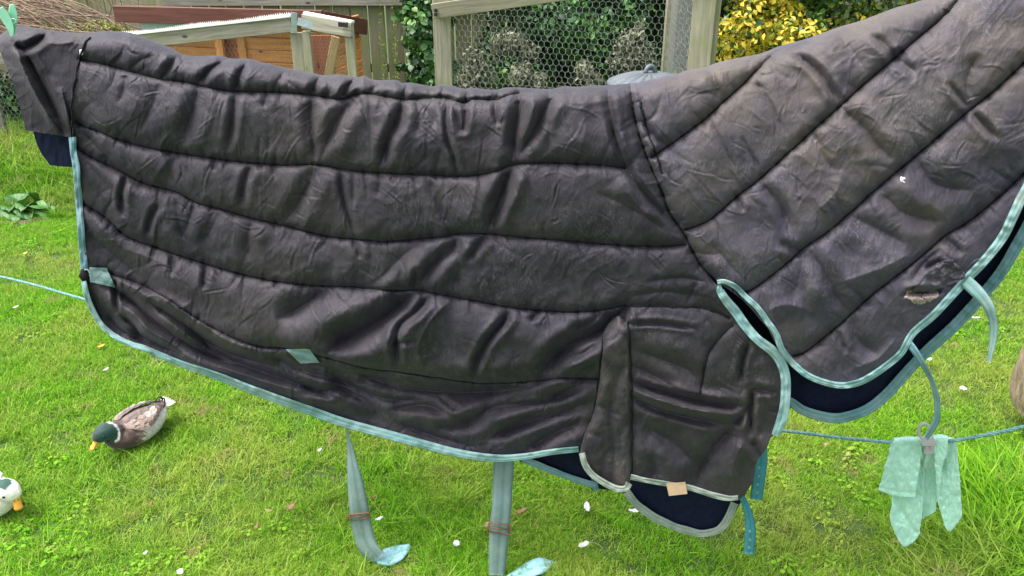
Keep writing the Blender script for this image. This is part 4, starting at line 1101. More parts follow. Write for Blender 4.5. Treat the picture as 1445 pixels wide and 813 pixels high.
def cloth(name, U, V, D, mat, roll_top=False, back=None):
    nu, nv = U.shape
    Pw = P(U, V, YR(U) - D)
    if roll_top:       # carry the sheet over the line and a little way down behind
        rows = []
        tp = Pw[:, 0, :]; yc = tp[:, 1]
        for k, a in enumerate(np.linspace(0, math.pi / 2, 9)[1:]):
            r = tp.copy(); r[:, 1] = yc + RT * math.sin(a); r[:, 2] = tp[:, 2] - RT * (1 - math.cos(a)); rows.append(r)
        for dz in (0.06, 0.12):
            r = rows[7].copy(); r[:, 2] -= dz; rows.append(r)
        Pw = np.concatenate([np.stack(rows[::-1], 1), Pw], 1)
    return obj(name, Pw.reshape(-1, 3), grid_faces(nu, Pw.shape[1])[:, ::-1], mat, RUG)

U, V = coons(tops(128, 889), BODY_B, BODY_L, BODY_R, 600, 330)
bodyD = depth(U, V)
cloth('body_panel', U, V, bodyD, M['shell'], True)
Ub, Vb = coons(tops(128, 889), BODY_B, BODY_L, BODY_R, 90, 50)
def back_face(name, U, V, mat):
    Pw = P(U, V - 5, YR(U) + 0.072 + rec(U, V - 5 - topv(U))); return obj(name, Pw.reshape(-1, 3), grid_faces(*U.shape), mat, RUG)
back_face('front_lining', Ub, np.maximum(Vb, topv(Ub) + 22), M['navy'])

NECK_L = [(889, float(topv(889))), (895, 163), (908, 208), (928, 256), (943, 296), (965, 329), (978, 355), (995, 380), (1017, 401)]
NECK_B = [(1017, 401), (1048, 424), (1071, 449), (1089, 472), (1100, 497), (1119, 520), (1144, 537), (1181, 547), (1211, 543), (1240, 528), (1274, 502), (1292, 473), (1322, 447), (1366, 398), (1395, 370), (1421, 337), (1436, 305), (1450, 275), (1490, 215), (1560, 150)]
NECK_R = [(1640, float(topv(1640))), (1640, -90), (1625, 0), (1600, 80), (1560, 150)]
U2, V2 = coons(tops(889, 1640), NECK_B, NECK_L, NECK_R, 460, 290)
neckD = depth(U2, V2)
cloth('neck_panel', U2, V2, neckD + 0.003, M['shellneck'], True)
Un, Vn = coons(tops(889, 1640), NECK_B, NECK_L, NECK_R, 60, 40)
back_face('front_lining', Un, np.maximum(Vn, topv(Un) + 22), M['navy'])

# ---- quilting stitches: short dark thread loops lying in every seam
def stitches(pts, name='quilt_seam', lift=0.0008, r=0.0027, step=3.1):
    L = np.sum(np.linalg.norm(np.diff(np.array(pts, float), axis=0), axis=1)); n = int(L / step) * 2
    p = smooth_path(pts, n); p = p + 0.8 * np.stack([vnoise(np.arange(n) / 5.0, np.zeros(n), 97), vnoise(np.arange(n) / 5.0, np.ones(n) * 9, 98)], -1)
    dd = depth(p[None, :, 0], p[None, :, 1])[0]
    W = P(p[:, 0], p[:, 1], YR(p[:, 0]) - dd - lift)
    V_, F_ = tube(W, r * (0.62 + 0.38 * np.abs(np.sin(np.arange(n) * 0.9))) * (1 + 0.3 * vnoise(np.arange(n) / 9.0, np.zeros(n) + 4, 99)), 5)
    return obj(name, V_, F_, M['thread'], RUG)
# gusset hanging in front of the elbow, folded along its length
GUS_L = [(866, 449), (854, 464), (850, 485), (846, 535), (838, 581), (825, 612), (818, 638)]
GUS_R = [(876, 447), (885, 460), (887, 485), (889, 539), (890, 589), (890, 640), (890, 688)]
GUS_B = [(818, 638), (822, 655), (830, 668), (842, 680), (863, 691), (878, 694), (890, 688)]
U3, V3 = coons([(866, 449), (871, 446), (876, 447)], GUS_B, GUS_L, GUS_R, 70, 190)
s3 = np.linspace(0, 1, 70)[:, None]; t3 = np.linspace(0, 1, 190)[None, :]
gD = depth(U3, V3, 0.6) * 0.5 + 0.014 + 0.024 * np.sqrt(np.clip(1 - (2 * s3 - 1) ** 4, 0, 1)) * np.clip(t3 * 5, 0.4, 1)
for pts, wd, mm in [([(874, 470), (868, 478), (852, 485)], 3, 4), ([(880, 520), (868, 545), (862, 590), (868, 640), (862, 690)], 6, 12), ([(840, 572), (860, 580), (872, 585)], 4, 5), ([(882, 500), (878, 530), (884, 560)], 5, 6), ([(858, 640), (850, 665), (848, 680)], 5, 5), ([(884, 600), (876, 620), (880, 650)], 5, 5), ([(830, 610), (850, 620), (856, 640)], 5, 4), ([(860, 500), (862, 530), (850, 560)], 6, -4)]:
    d, t, sd = seg_dist(U3, V3, pts, 40); gD -= mm * 0.001 / (1 + (d / wd) ** 2)
cloth('gusset_panel', U3, V3, gD, M['shellgusset'])

stitches([(853, 470), (849, 490), (845, 535), (837, 581), (824, 614), (818, 636)], lift=0.002)
stitches([(886, 452), (889, 485), (891, 539), (892, 589), (892, 640), (891, 680)], lift=0.002)
# tail flap at the left, pegged at its corner
U4, V4 = coons([(-6, 58), (3, 47), (22, 36), (45, 39), (71, 43), (105, 46), (128, 46)], [(36, 184), (55, 187), (75, 190), (100, 194)], [(-6, 58), (5, 85), (18, 118), (28, 150), (36, 184)], [(128, 46), (119, 60), (113, 74), (108, 97), (103, 124), (100, 150), (100, 194)], 90, 120)
tD = depth(U4, V4, 0.0) - 0.004
Pw = P(U4, V4, YR(U4) - tD)
rows = []
for a in np.linspace(0, math.pi / 2, 6)[1:]:
    r = Pw[:, 0].copy(); r[:, 1] += RT * math.sin(a); r[:, 2] -= RT * (1 - math.cos(a)); rows.append(r)
r = rows[-1].copy(); r[:, 2] -= 0.08; rows.append(r)
Pw = np.concatenate([np.stack(rows[::-1], 1), Pw], 1)
tail = obj('tail_flap', Pw.reshape(-1, 3), grid_faces(90, Pw.shape[1])[:, ::-1], M['shelltail'], RUG)
U5, V5 = coons([(40, 150), (70, 150), (106, 150)], [(70, 233), (85, 235), (106, 236)], [(40, 150), (48, 190), (56, 212), (70, 233)], [(106, 150), (106, 190), (106, 236)], 40, 40)
d5 = 0.004 * fbm(U5 / 20, V5 / 50, 71, 3)
obj('tail_lining', P(U5, V5, YR(U5) + 0.05 - d5).reshape(-1, 3), grid_faces(40, 40)[:, ::-1], M['navy'], RUG)

# the half of the rug that hangs behind the line: navy lining towards us, black shell behind
BACK_B = [(150, 440), (190, 470), (215, 497), (240, 508), (300, 522), (400, 560), (500, 590), (600, 620), (700, 636), (735, 652), (765, 664), (790, 673), (815, 682), (840, 689), (862, 692), (880, 697), (895, 716), (920, 735), (942, 745), (960, 751), (985, 757), (1000, 756), (1018, 750), (1030, 738), (1042, 715), (1055, 690),
          (1075, 620), (1095, 568), (1115, 573), (1133, 585), (1167, 595), (1192, 595), (1226, 584), (1255, 562), (1285, 529), (1314, 499), (1351, 466), (1384, 429), (1418, 389), (1445, 344), (1475, 290), (1520, 225)]
def back_sheet(off, dv, nu=420, nv=60):
    tp = [(135, float(topv(135)) + 42)] + [(q[0], q[1] + 42) for q in TOP if 135 < q[0] < 1600] + [(1600, float(topv(1600)) + 42)]
    U, V = coons(tp, BACK_B, [(135, float(topv(135)) + 42), (120, 200), (125, 340), (150, 440)], [(1600, float(topv(1600)) + 42), (1590, 0), (1560, 130), (1520, 225)], nu, nv)
    D = 0.004 * fbm(U / 60, V / 120, 81, 3) + 0.006 * np.sin(U / 37 + 1.5 * vnoise(U / 80, V / 80, 82))
    return U, V, P(U, V - dv, YR(U) + 2 * RT * 0.9 + off - D + rec(U, V - topv(U)))
Uk, Vk, Pk = back_sheet(0, 0)
obj('rear_lining', Pk.reshape(-1, 3), grid_faces(420, 60)[:, ::-1], M['navy'], RUG)
_, _, Pk2 = back_sheet(0.02, 2, 200, 40)
obj('rear_shell', Pk2.reshape(-1, 3), grid_faces(200, 40), M['shell'], RUG)

# ---- bindings
def uv_strip(o, nu, nv, length):
    me = o.data; uvl = me.uv_layers.new(name='UVMap')
    idx = np.zeros(len(me.loops), np.int32); me.loops.foreach_get('vertex_index', idx)
    i = idx // nv; j = idx % nv
    uv = np.stack([i / max(1, nu - 1) * length, j / max(1, nv - 1)], -1)
    uvl.data.foreach_set('uv', uv.astype(np.float32).ravel())

def binding(pts, w, mat, lift=0.004, side=1, Yf=None, name='binding', seed=0, wob=1.0, flat=0.6):
    """folded tape sewn over an edge: pts = outer edge (px), w px wide towards `side`"""
    L = np.sum(np.linalg.norm(np.diff(np.array(pts, float), axis=0), axis=1)); n = max(12, int(L / 3))
    p = smooth_path(pts, n)
    tg = np.gradient(p, axis=0); tg /= np.linalg.norm(tg, axis=1)[:, None]
    nm = np.stack([-tg[:, 1], tg[:, 0]], -1) * side
    k = np.arange(n); wn_ = w * (1 + 0.10 * vnoise(k / 7.0, k * 0 + seed, 90 + seed % 5)) if np.isscalar(w) else np.interp(np.linspace(0, 1, n), np.linspace(0, 1, len(w)), w)
    rowsP = []
    prof = [(-0.01, -0.018), (-0.02, -0.001), (0.03, 0.0014), (0.14, 0.0018), (0.3, 0.0016), (0.5, 0.0018), (0.72, 0.0016), (0.92, 0.0014), (1.0, -0.0004), (0.98, -0.012)]
    for f, h in prof:
        q = p + nm * (f * wn_)[:, None]
        qi = p + nm * (np.clip(f, 0.15, 1) * wn_)[:, None]
        if Yf is None: base = YR(q[:, 0]) - (np.convolve(np.pad(depth(qi[None, :, 0], qi[None, :, 1])[0], 3, 'edge'), np.ones(7) / 7, 'valid'))
        else: base = Yf(q[:, 0])
        pk = 0.0022 * wob * vnoise(k / 2.6, k * 0 + f * 2.0, 95) + 0.003 * wob * vnoise(k / 9.0, k * 0 + 3.0, 96)
        rowsP.append(P(q[:, 0], q[:, 1], base - lift - h - pk * 1.5))
    A = np.stack(rowsP, 1)
    o = obj(name, A.reshape(-1, 3), grid_faces(n, len(prof))[:, ::(1 if side > 0 else -1)], mat, RUG)
    uv_strip(o, n, len(prof), L * 0.00176)
    return o

binding([(97, 194), (99, 215), (103, 240), (107, 290), (111, 345), (114, 380)], 10, M['teallow'], side=-1, seed=1, lift=0.006)
binding([(114, 398), (121, 425), (134, 452), (146, 467), (165, 481), (185, 490), (202, 495), (225, 505), (260, 520), (300, 534), (350, 554), (400, 573), (450, 591), (485, 603), (540, 618), (600, 634), (650, 646), (700, 652), (740, 649), (780, 642), (817, 638)], [8, 8, 8, 9, 11, 12, 13, 13, 13, 12, 11, 9, 8], M['teal'], side=-1, seed=2, lift=0.011)
back_bind = lambda u: YR(u) + 2 * RT * 0.9 - 0.013
binding([(190, 483), (205, 494), (225, 504), (247, 510), (262, 512)], 10, M['teallow'], side=-1, Yf=back_bind, seed=3)
binding([(1017, 401), (1012, 404), (1012, 414), (1020, 428), (1033, 445), (1048, 466), (1067, 486), (1085, 500), (1095, 513), (1101, 530), (1102, 552), (1099, 580), (1089, 613)][::-1], [12, 15, 14, 14, 14, 14, 13, 14, 14, 12, 10], M['teal'], side=1, seed=4, lift=0.008)
binding([(1013, 402), (1022, 401), (1036, 408), (1049, 421), (1067, 438), (1080, 457), (1091, 473), (1100, 496), (1119, 519), (1144, 537), (1181, 548), (1211, 545), (1240, 530), (1274, 503), (1292, 474), (1322, 448), (1367, 400), (1396, 370), (1421, 338), (1437, 306), (1452, 276), (1490, 216), (1560, 151)], [7, 8, 9, 9, 9, 10, 10, 11, 12, 13, 14, 15, 16, 17, 15], M['teal'], side=-1, seed=5, lift=0.011)
binding([(817, 640), (821, 656), (829, 669), (842, 680), (863, 692), (878, 695), (887, 692), (892, 684)], 9, M['tealgrey'], side=-1, seed=6, lift=0.044)
binding([(889, 677), (925, 684), (967, 691), (988, 697), (1010, 704), (1026, 707), (1042, 706)], 8, M['tealgrey'], side=-1, seed=7)
binding([(735, 652), (765, 664), (790, 673), (815, 682), (840, 690)], 9, M['teallow'], side=-1, Yf=back_bind, seed=8)
binding([(880, 697), (895, 716), (920, 735), (942, 745), (960, 752), (985, 758), (1000, 757), (1018, 751), (1030, 739), (1042, 712)], 11, M['tealgrey'], side=-1, Yf=back_bind, seed=9)
binding([(1100, 566), (1115, 574), (1133, 586), (1167, 596), (1192, 596), (1226, 585), (1255, 563), (1285, 530), (1314, 500), (1351, 467), (1385, 430), (1419, 389), (1446, 344), (1476, 290), (1521, 225)], [12, 14, 15, 15, 16, 16, 17, 17, 17], M['teallow'], side=-1, Yf=back_bind, seed=10)

for k, s in SEAMS.items(): stitches([q for q in s if q[1] > topv(q[0]) + 4], lift=0.0055 if k[0] == 'N' else 0.0022)
stitches([(127, 52), (119, 62), (114, 76), (109, 97), (104, 124), (101, 150), (103, 180), (104, 195)], lift=0.003)

# ---- tapes and straps hanging from the rug
def strap(name, mid, wid, Ys, mat, parent=RUG, tilt=None, n=60, th=0.0022, holes=None):
    """webbing: mid = centre line px, wid = widths px, Ys = distances"""
    c = smooth_path([(a[0], a[1], y) for a, y in zip(mid, Ys)], n)
    w = np.interp(np.linspace(0, 1, n), np.linspace(0, 1, len(wid)), wid)
    tg = np.gradient(c[:, :2], axis=0); tg /= np.linalg.norm(tg, axis=1)[:, None] + 1e-9
    nm = np.stack([-tg[:, 1], tg[:, 0]], -1)
    tl = np.zeros(n) if tilt is None else np.interp(np.linspace(0, 1, n), np.linspace(0, 1, len(tilt)), tilt)
    A = []
    fs = [-1, -0.6, 0, 0.6, 1]
    for lay, order in ((0, fs), (1, fs[::-1])):
        for f in order:
            q = c[:, :2] + nm * (f * w / 2)[:, None]
            A.append(P(q[:, 0], q[:, 1], c[:, 2] + tl * f + lay * th + 0.0006 * (abs(f) < 0.9) * (1 if lay else -1)))
    A = np.stack(A, 1); m = A.shape[1]
    F = grid_faces(m, n, True)      # closed across
    F = np.array([[(f // n) + (f % n) * m for f in q] for q in F])
    o = obj(name, A.reshape(-1, 3), F.tolist() + [list(range(m)), list(range((n - 1) * m, n * m))[::-1]], mat, parent)
    Ls = np.sum(np.linalg.norm(np.diff(P(c[:, 0], c[:, 1], c[:, 2]), axis=0), axis=1))
    uv_strip(o, n, m, Ls)
    return o

def buckle(u, v, Y, w, h, ang, parent, r=0.0022):
    """slider: wire rectangle with a middle bar"""
    c, s = math.cos(ang), math.sin(ang); a = w / 2; b = h / 2; k = 0.3
    loop = [(-a, -b * (1 - k)), (-a, b * (1 - k)), (-a * 0.93, b), (a * 0.93, b), (a, b * (1 - k)), (a, -b * (1 - k)), (a * 0.93, -b), (-a * 0.93, -b), (-a, -b * (1 - k))]
    q = [(u + x * c - y * s, v + x * s + y * c) for x, y in loop]
    mb = MB(); W = P([p[0] for p in q], [p[1] for p in q], Y); mb.add(*tube(W, r, 6))
    W = P([u - a * c, u + a * c], [v - a * s, v + a * s], Y); mb.add(*tube(W, r * 0.9, 6))
    return mb.build('slider', M['rust'], parent)

yl = float(YR(500)); 
s1 = strap('leg_strap', [(488, 590), (489, 603), (495, 640), (501, 680), (506, 712), (511, 745), (519, 771), (535, 789)], [3, 5, 14, 22, 27, 29, 28, 22], [yl + .03, yl + .03, yl + .02, yl, yl - .01, yl - .01, yl - .02, yl - .03], M['strap'], tilt=[0.016, 0.014, 0.010, 0.004, 0, 0, 0.004, 0.01])
buckle(506, 729, yl - 0.012, 31, 8, 0.18 - 0.3, s1)
s2 = strap('leg_strap', [(531, 792), (545, 787), (560, 781), (579, 771)], [11, 26, 22, 7], [yl - .03, yl - .012, yl + .01, yl + .04], M['strappale'], tilt=[0, -.03, -.035, .0], n=30)
s2['label'] = 'pale blue turned-up end of the left leg strap'
yl = float(YR(705))
s3_ = strap('leg_strap', [(711, 636), (711, 655), (709, 690), (708, 715), (705, 747), (703, 775), (701, 812)], [29, 29, 28, 28, 28, 26, 22], [yl + .04, yl + .035, yl + .02, yl, yl - .01, yl - .015, yl - .03], M['strap'])
buckle(705, 746, yl - 0.014, 32, 13, 0.14, s3_)
s4_ = strap('leg_strap', [(716, 818), (738, 809), (760, 799), (789, 797)], [10, 22, 24, 5], [yl - .04, yl - .02, yl + .0, yl + .03], M['strappale'], tilt=[0, -.03, -.035, 0], n=30)
s4_['label'] = 'pale blue turned-up end of the right leg strap'
yl = float(YR(1380)) - 0.02
a_ = strap('neck_strap', [(1362, 396), (1375, 408), (1388, 422), (1397, 437), (1402, 458), (1401, 480), (1395, 511)], [19, 19, 16, 13, 12, 9, 6], [yl, yl - .01, yl - .02, yl - .03, yl - .03, yl - .03, yl - .03], M['teal'], tilt=[0, 0, .006, .01, .01, .01, .01])
yl = float(YR(1300)) - 0.02
a_ = strap('neck_strap', [(1280, 482), (1290, 494), (1303, 515), (1315, 538), (1322, 563), (1322, 590), (1314, 608), (1306, 619)], [11, 10, 8, 7, 8, 9, 9, 8], [yl, yl - .01, yl - .02, yl - .02, yl - .02, yl - .01, yl, yl + .01], M['teallow'], tilt=[0, .005, .008, .01, .008, .004, 0, 0])
yl = float(YR(1070))
a_ = strap('chest_strap', [(1072, 622), (1073, 650), (1070, 680), (1067, 705)], [20, 20, 19, 17], [yl + .05, yl + .045, yl + .03, yl + .03], M['strapdark'], n=24)
a_ = strap('chest_strap', [(1046, 700), (1054, 718), (1059, 745), (1057, 782)], [8, 12, 16, 15], [yl + .05, yl + .03, yl + .02, yl + .02], M['strapdark'], n=24)
# eyelets punched in the two chest straps
for (uu, vv) in [(1071, 660), (1070, 672), (1069, 684), (1068, 695), (1058, 750), (1058, 762), (1057, 773)]:
    t = np.linspace(0, 2 * np.pi, 9)
    W = P(uu + 1.6 * np.cos(t), vv + 1.6 * np.sin(t), yl + (0.028 if vv < 700 else 0.016)); obj('eyelet', *tube(W, 0.0009, 5), M['steel'], a_)
strap('leg_strap', [(838, 672), (840, 685), (842, 693)], [9, 9, 7], [float(YR(840)) + .09] * 3, M['teallow'], n=10)

# surcingle patches sewn on the side
def patch(name, quad, Yoff, mat, n=14, cross=True):
    q = np.array(quad, float); s = np.linspace(0, 1, n)[:, None, None]; t = np.linspace(0, 1, n)[None, :, None]
    C = (1 - s) * (1 - t) * q[0] + s * (1 - t) * q[1] + s * t * q[2] + (1 - s) * t * q[3]
    U, V = C[..., 0], C[..., 1]
    D = depth(U, V); D = 0.5 * D + 0.5 * D.mean() + Yoff
    top = P(U, V, YR(U) - D); bot = P(U, V, YR(U) - D + 0.006)
    edge = lambda A: np.concatenate([A[:, 0], A[-1, 1:], A[-2::-1, -1], A[0, -2:0:-1]])
    a = edge(top); b = edge(bot); m = len(a)
    mb = MB(); mb.add(top.reshape(-1, 3), grid_faces(n, n)[:, ::-1].tolist()); mb.add(np.vstack([a, b]), [[i, (i + 1) % m, m + (i + 1) % m, m + i] for i in range(m)])
    o = mb.build(name, mat, RUG); o.data.uv_layers.new(name='UVMap')
    if cross:
        for pa, pb in ((0, 2), (1, 3), (0, 1), (1, 2), (2, 3), (3, 0)):
            c = q.mean(0); a_ = c + (q[pa] - c) * 0.84; b_ = c + (q[pb] - c) * 0.84
            k = np.linspace(0, 1, 12)[:, None]; l = a_ * (1 - k) + b_ * k
            d = depth(l[None, :, 0], l[None, :, 1])[0]; d = 0.5 * d + 0.5 * depth(U, V).mean() + Yoff
            obj('stitching', *tube(P(l[:, 0], l[:, 1], YR(l[:, 0]) - d - 0.0005), 0.0006, 4), M['tealgrey'], o)
    return o
pt = patch('surcingle_patch', [(126, 377), (150, 378), (163, 406), (127, 398)], 0.010, M['teal'])
pt2 = patch('surcingle_patch', [(403, 493), (436, 492), (451, 512), (424, 513)], 0.012, M['teal'])
# black buckle and bunched webbing at the left edge
yb = float(YR(120)) - 0.02
mb = MB()
t = np.linspace(0, 2 * np.pi, 17)
mb.add(*tube(P(122 + 5 * np.cos(t), 388 + 8 * np.sin(t), yb), 0.0025, 6)); mb.build('hook', M['steel'], RUG)
th_, ph_ = np.meshgrid(np.linspace(0, 2 * np.pi, 17)[:-1], np.linspace(0.05, np.pi - 0.05, 10), indexing='ij')
rr_ = 1 + 0.25 * vnoise(th_ * 1.5, ph_ * 2, 88)
W = P(119 + 8 * np.cos(th_) * np.sin(ph_) * rr_, 392 + 9 * np.cos(ph_) * rr_ + 3 * np.cos(th_), yb - 0.012 * np.sin(th_) * np.sin(ph_))
obj('rubber_stop', W.reshape(-1, 3), grid_faces(16, 10, True), M['thread'], RUG)
# faded maker's tag on the hem
patch('care_label', [(940, 682), (967, 680), (970, 697), (944, 700)], 0.012, M['label'], 8, False)
# ripped pocket: a lifted flap of shell with wadding showing
def lump(name, cu, cv, ru, rv, amp, mat, off, seed, n=26):
    a, b = np.meshgrid(np.linspace(0, 2 * np.pi, n + 1)[:-1], np.linspace(0, 1, 9), indexing='ij')
    edge = 1 + 0.35 * vnoise(np.cos(a) * 2.2 + seed, np.sin(a) * 2.2, seed)
    U = cu + ru * b * edge * np.cos(a); V = cv + rv * b * edge * np.sin(a)
    D = depth(U, V) + off + amp * (1 - b ** 2) * (0.7 + 0.5 * vnoise(U / 3, V / 3, seed + 1))
    return obj(name, P(U, V, YR(U) - D).reshape(-1, 3), grid_faces(n, 9, True), mat, RUG)
for q_, (a1, b1) in enumerate(((1291, 421), (1300, 424), (1308, 420), (1316, 415), (1285, 417))): lump('wadding', a1, b1, 8, 6, 0.007, M['fluff'], 0.004, 130 + q_)
lump('wadding', 1334, 371, 13, 7, 0.004, M['shelltorn'], 0.012, 141)
lump('wadding', 1274, 253, 7, 6, 0.005, M['fluffwhite'], 0.001, 132)
lump('wadding', 114, 74, 3, 4, 0.004, M['whiteplastic'], 0.001, 133)
Uf, Vf = coons([(1318, 376), (1330, 372), (1345, 370), (1356, 378)], [(1285, 414), (1300, 412), (1320, 409), (1362, 393)], [(1318, 376), (1308, 385), (1296, 400), (1285, 414)], [(1356, 378), (1361, 385), (1362, 393)], 40, 30)
Df = depth(Uf, Vf) * 0.6 + 0.4 * depth(Uf, Vf).mean() + 0.020 + 0.004 * fbm(Uf / 9, Vf / 9, 140, 3)
obj('torn_flap', P(Uf, Vf, YR(Uf) - Df).reshape(-1, 3), grid_faces(40, 30)[:, ::-1], M['shelltorn'], RUG)
rf = np.random.default_rng(4)
for k in range(16):
    a = np.array([1278 + rf.uniform(0, 30), 414 + rf.uniform(-3, 10)]); ln = rf.uniform(3, 9); an = rf.uniform(-0.6, 2.6)
    q = np.array([a, a + ln * 0.5 * np.array([math.cos(an), math.sin(an)]), a + ln * np.array([math.cos(an + .6), math.sin(an + .6)])])
    q = smooth_path(q, 7); d = depth(q[None, :, 0], q[None, :, 1])[0]
    obj('loose_thread', *tube(P(q[:, 0], q[:, 1], YR(q[:, 0]) - d - 0.012), 0.0006, 4), M['fluff'], RUG)
# ------------------------------------------------------------------ washing line, lower rope, pegs, towel, ducks, log, litter
def rope(name, pts, r, strands, mats, n, pitch, label, cat, root=None):
    p = smooth_path(pts, n)
    T = np.gradient(p, axis=0); T /= np.linalg.norm(T, axis=1)[:, None]
    Nn = np.cross(T, [0, 0, 1.0]); Nn /= np.linalg.norm(Nn, axis=1)[:, None]; B = np.cross(T, Nn)
    s = np.r_[0, np.cumsum(np.linalg.norm(np.diff(p, axis=0), axis=1))]
    t = thing(name, label, cat, tuple(p[0]))
    for k in range(strands):
        a = s / pitch * 2 * np.pi + k * 2 * np.pi / strands
        c = p + r * 0.52 * (np.cos(a)[:, None] * Nn + np.sin(a)[:, None] * B)
        v_, f_ = tube(c, r * 0.56, 6); obj('strand', v_, f_, mats[k % len(mats)], t)
    return t
M['ropeg'] = plain('blue_green_rope', (0.10, 0.25, 0.24), 0.6, var=0.3, scale=60)
M['ropep'] = plain('pale_rope', (0.15, 0.27, 0.27), 0.6, var=0.3, scale=60)
lo = [tuple(P(u, v, y)) for u, v, y in ((-1100, 190, 4.2), (-300, 325, 3.1), (-40, 382, 2.9), (0, 390, 2.86), (60, 405, 2.75), (125, 424, 2.62), (500, 530, 2.3), (900, 590, 2.03), (1105, 608, 1.90), (1180, 617, 1.83), (1255, 624, 1.79), (1300, 624, 1.75), (1350, 621, 1.71), (1445, 602, 1.63), (1600, 560, 1.5), (1800, 490, 1.36), (2400, 330, 1.12))]
rope('rope', lo, 0.0052, 3, [M['ropeg'], M['ropep'], M['ropeg']], 900, 0.042, 'blue-green twisted rope stretched low across the lawn behind the rug', 'rope')
us = [-500, -200, 0, 40, 130] + [q for q in range(200, 1640, 60)] + [1800, 2100]
wl = []
for u in us:
    y = float(YR(u)) + RT + float(rec(u, 0)); w = P(u, float(topv(max(-30, min(1640, u)))) + (0 if u > -30 else (u + 30) * -0.02), y); wl.append((w[0], y, w[2] - 0.035))
rope('washing_line', wl, 0.0035, 3, [M['ropep'], M['ropeg'], M['ropep']], 500, 0.03, 'thin washing line hidden in the fold along the top of the rug', 'washing line')

# green peg
pg = thing('clothes_peg', 'pale green plastic peg gripping the tail corner of the rug', 'clothes peg', PV(14, 45, 1.95))
def peg_half(name, pts, w, Yo, mat):
    c = smooth_path(pts, 24); ww = np.interp(np.linspace(0, 1, 24), np.linspace(0, 1, len(w)), w)
    tg = np.gradient(c, axis=0); tg /= np.linalg.norm(tg, axis=1)[:, None]; nm = np.stack([-tg[:, 1], tg[:, 0]], -1)
    ring = [(-1, -1), (1, -1), (1, 1), (-1, 1)]
    A = np.stack([P(c[:, 0] + nm[:, 0] * f * ww / 2, c[:, 1] + nm[:, 1] * f * ww / 2, 1.955 + Yo + g * 0.011) for f, g in ring] , 1)
    F = [[i * 4 + k, i * 4 + (k + 1) % 4, (i + 1) * 4 + (k + 1) % 4, (i + 1) * 4 + k] for i in range(23) for k in range(4)] + [[3, 2, 1, 0], [92, 93, 94, 95]]
    o = obj(name, A.reshape(-1, 3), F, mat, pg, False)
    b = o.modifiers.new('bevel', 'BEVEL'); b.width = 0.0015; b.segments = 2
    return o
peg_half('jaw', [(0, 11), (6, 22), (12, 33), (16, 43), (17, 52)], [8, 13, 13, 9, 4], -0.022, M['peg'])
peg_half('jaw', [(16, 6), (18, 18), (19, 28), (19, 38), (18, 50)], [6, 12, 12, 8, 4], -0.002, M['peg'])
tt = np.linspace(0, 2 * np.pi, 20)
obj('spring', *tube(P(17 + 6 * np.cos(tt), 30 + 3.5 * np.sin(tt), 1.925), 0.0013, 6), M['steel'], pg)

# grey clip holding the strap and the towel
gc = thing('clip', 'grey plastic clip pinching the teal strap and green towel on the rope', 'clip', PV(1308, 640, 1.74))
tt = np.linspace(0, 2 * np.pi, 30)
yk = 1.715
obj('ring', *tube(P(1304 + 7.8 * np.cos(tt), 608.5 + 11 * np.sin(tt), yk), 0.0036, 8), M['greypeg'], gc)
def slab(name, outl, Y0, th, mat, par, bev=0.0012):
    o_ = np.array(outl, float); n = len(o_)
    A = P(o_[:, 0], o_[:, 1], Y0); B = P(o_[:, 0], o_[:, 1], Y0 + th)
    F = [list(range(n))[::-1], list(range(n, 2 * n))] + [[i, (i + 1) % n, n + (i + 1) % n, n + i] for i in range(n)]
    o = obj(name, np.vstack([A, B]), F, mat, par, False); b = o.modifiers.new('bevel', 'BEVEL'); b.width = bev; b.segments = 2
    return o
slab('shoulder', [(1301, 619), (1310, 617), (1319, 620), (1321, 625), (1319, 630), (1302, 630), (1300, 625)], yk - 0.006, 0.014, M['greypeg'], gc)
slab('body', [(1304, 630), (1318, 630), (1318, 640), (1317, 641), (1305, 641), (1304, 638)], yk - 0.002, 0.016, M['greypeg'], gc)
slab('rib', [(1306.5, 626), (1308.5, 626), (1308.5, 637), (1306.5, 636)], yk - 0.005, 0.008, M['greypeg'], gc, 0.0005)
slab('rib', [(1313.5, 626), (1315.5, 626), (1315.5, 636), (1313.5, 637)], yk - 0.005, 0.008, M['greypeg'], gc, 0.0005)

# towel
m, nt, b = new_mat('mint_terry_cloth')
c = coords(nt)
tn = N(nt, 'ShaderNodeTexNoise', Scale=260.0, Detail=3.0); nt.links.new(c, tn.inputs['Vector'])
tv = N(nt, 'ShaderNodeTexNoise', Scale=14.0, Detail=5.0); nt.links.new(c, tv.inputs['Vector'])
tb = ramp(nt, tv.outputs[0], [(0.3, (0.30, 0.56, 0.44)), (0.62, (0.38, 0.66, 0.53)), (0.80, (0.42, 0.65, 0.52))])
nt.links.new(tb, b.inputs['Base Color']); b.inputs['Roughness'].default_value = 0.95; b.inputs['Sheen Weight'].default_value = 0.4
b.inputs['Specular IOR Level'].default_value = 0.1
bb_ = bump(nt, b, tn.outputs[0], 0.8, 0.003)
tw = N(nt, 'ShaderNodeTexNoise', Scale=32.0, Detail=4.0, Distortion=1.0); nt.links.new(coords(nt, scale=(1, 1, 0.6)), tw.inputs['Vector'])
bump(nt, b, tw.outputs[0], 0.35, 0.008, bb_)
M['towel'] = m
tw_root = thing('towel', 'small mint green terry towel folded over the low rope', 'towel', PV(1300, 770, 1.76))
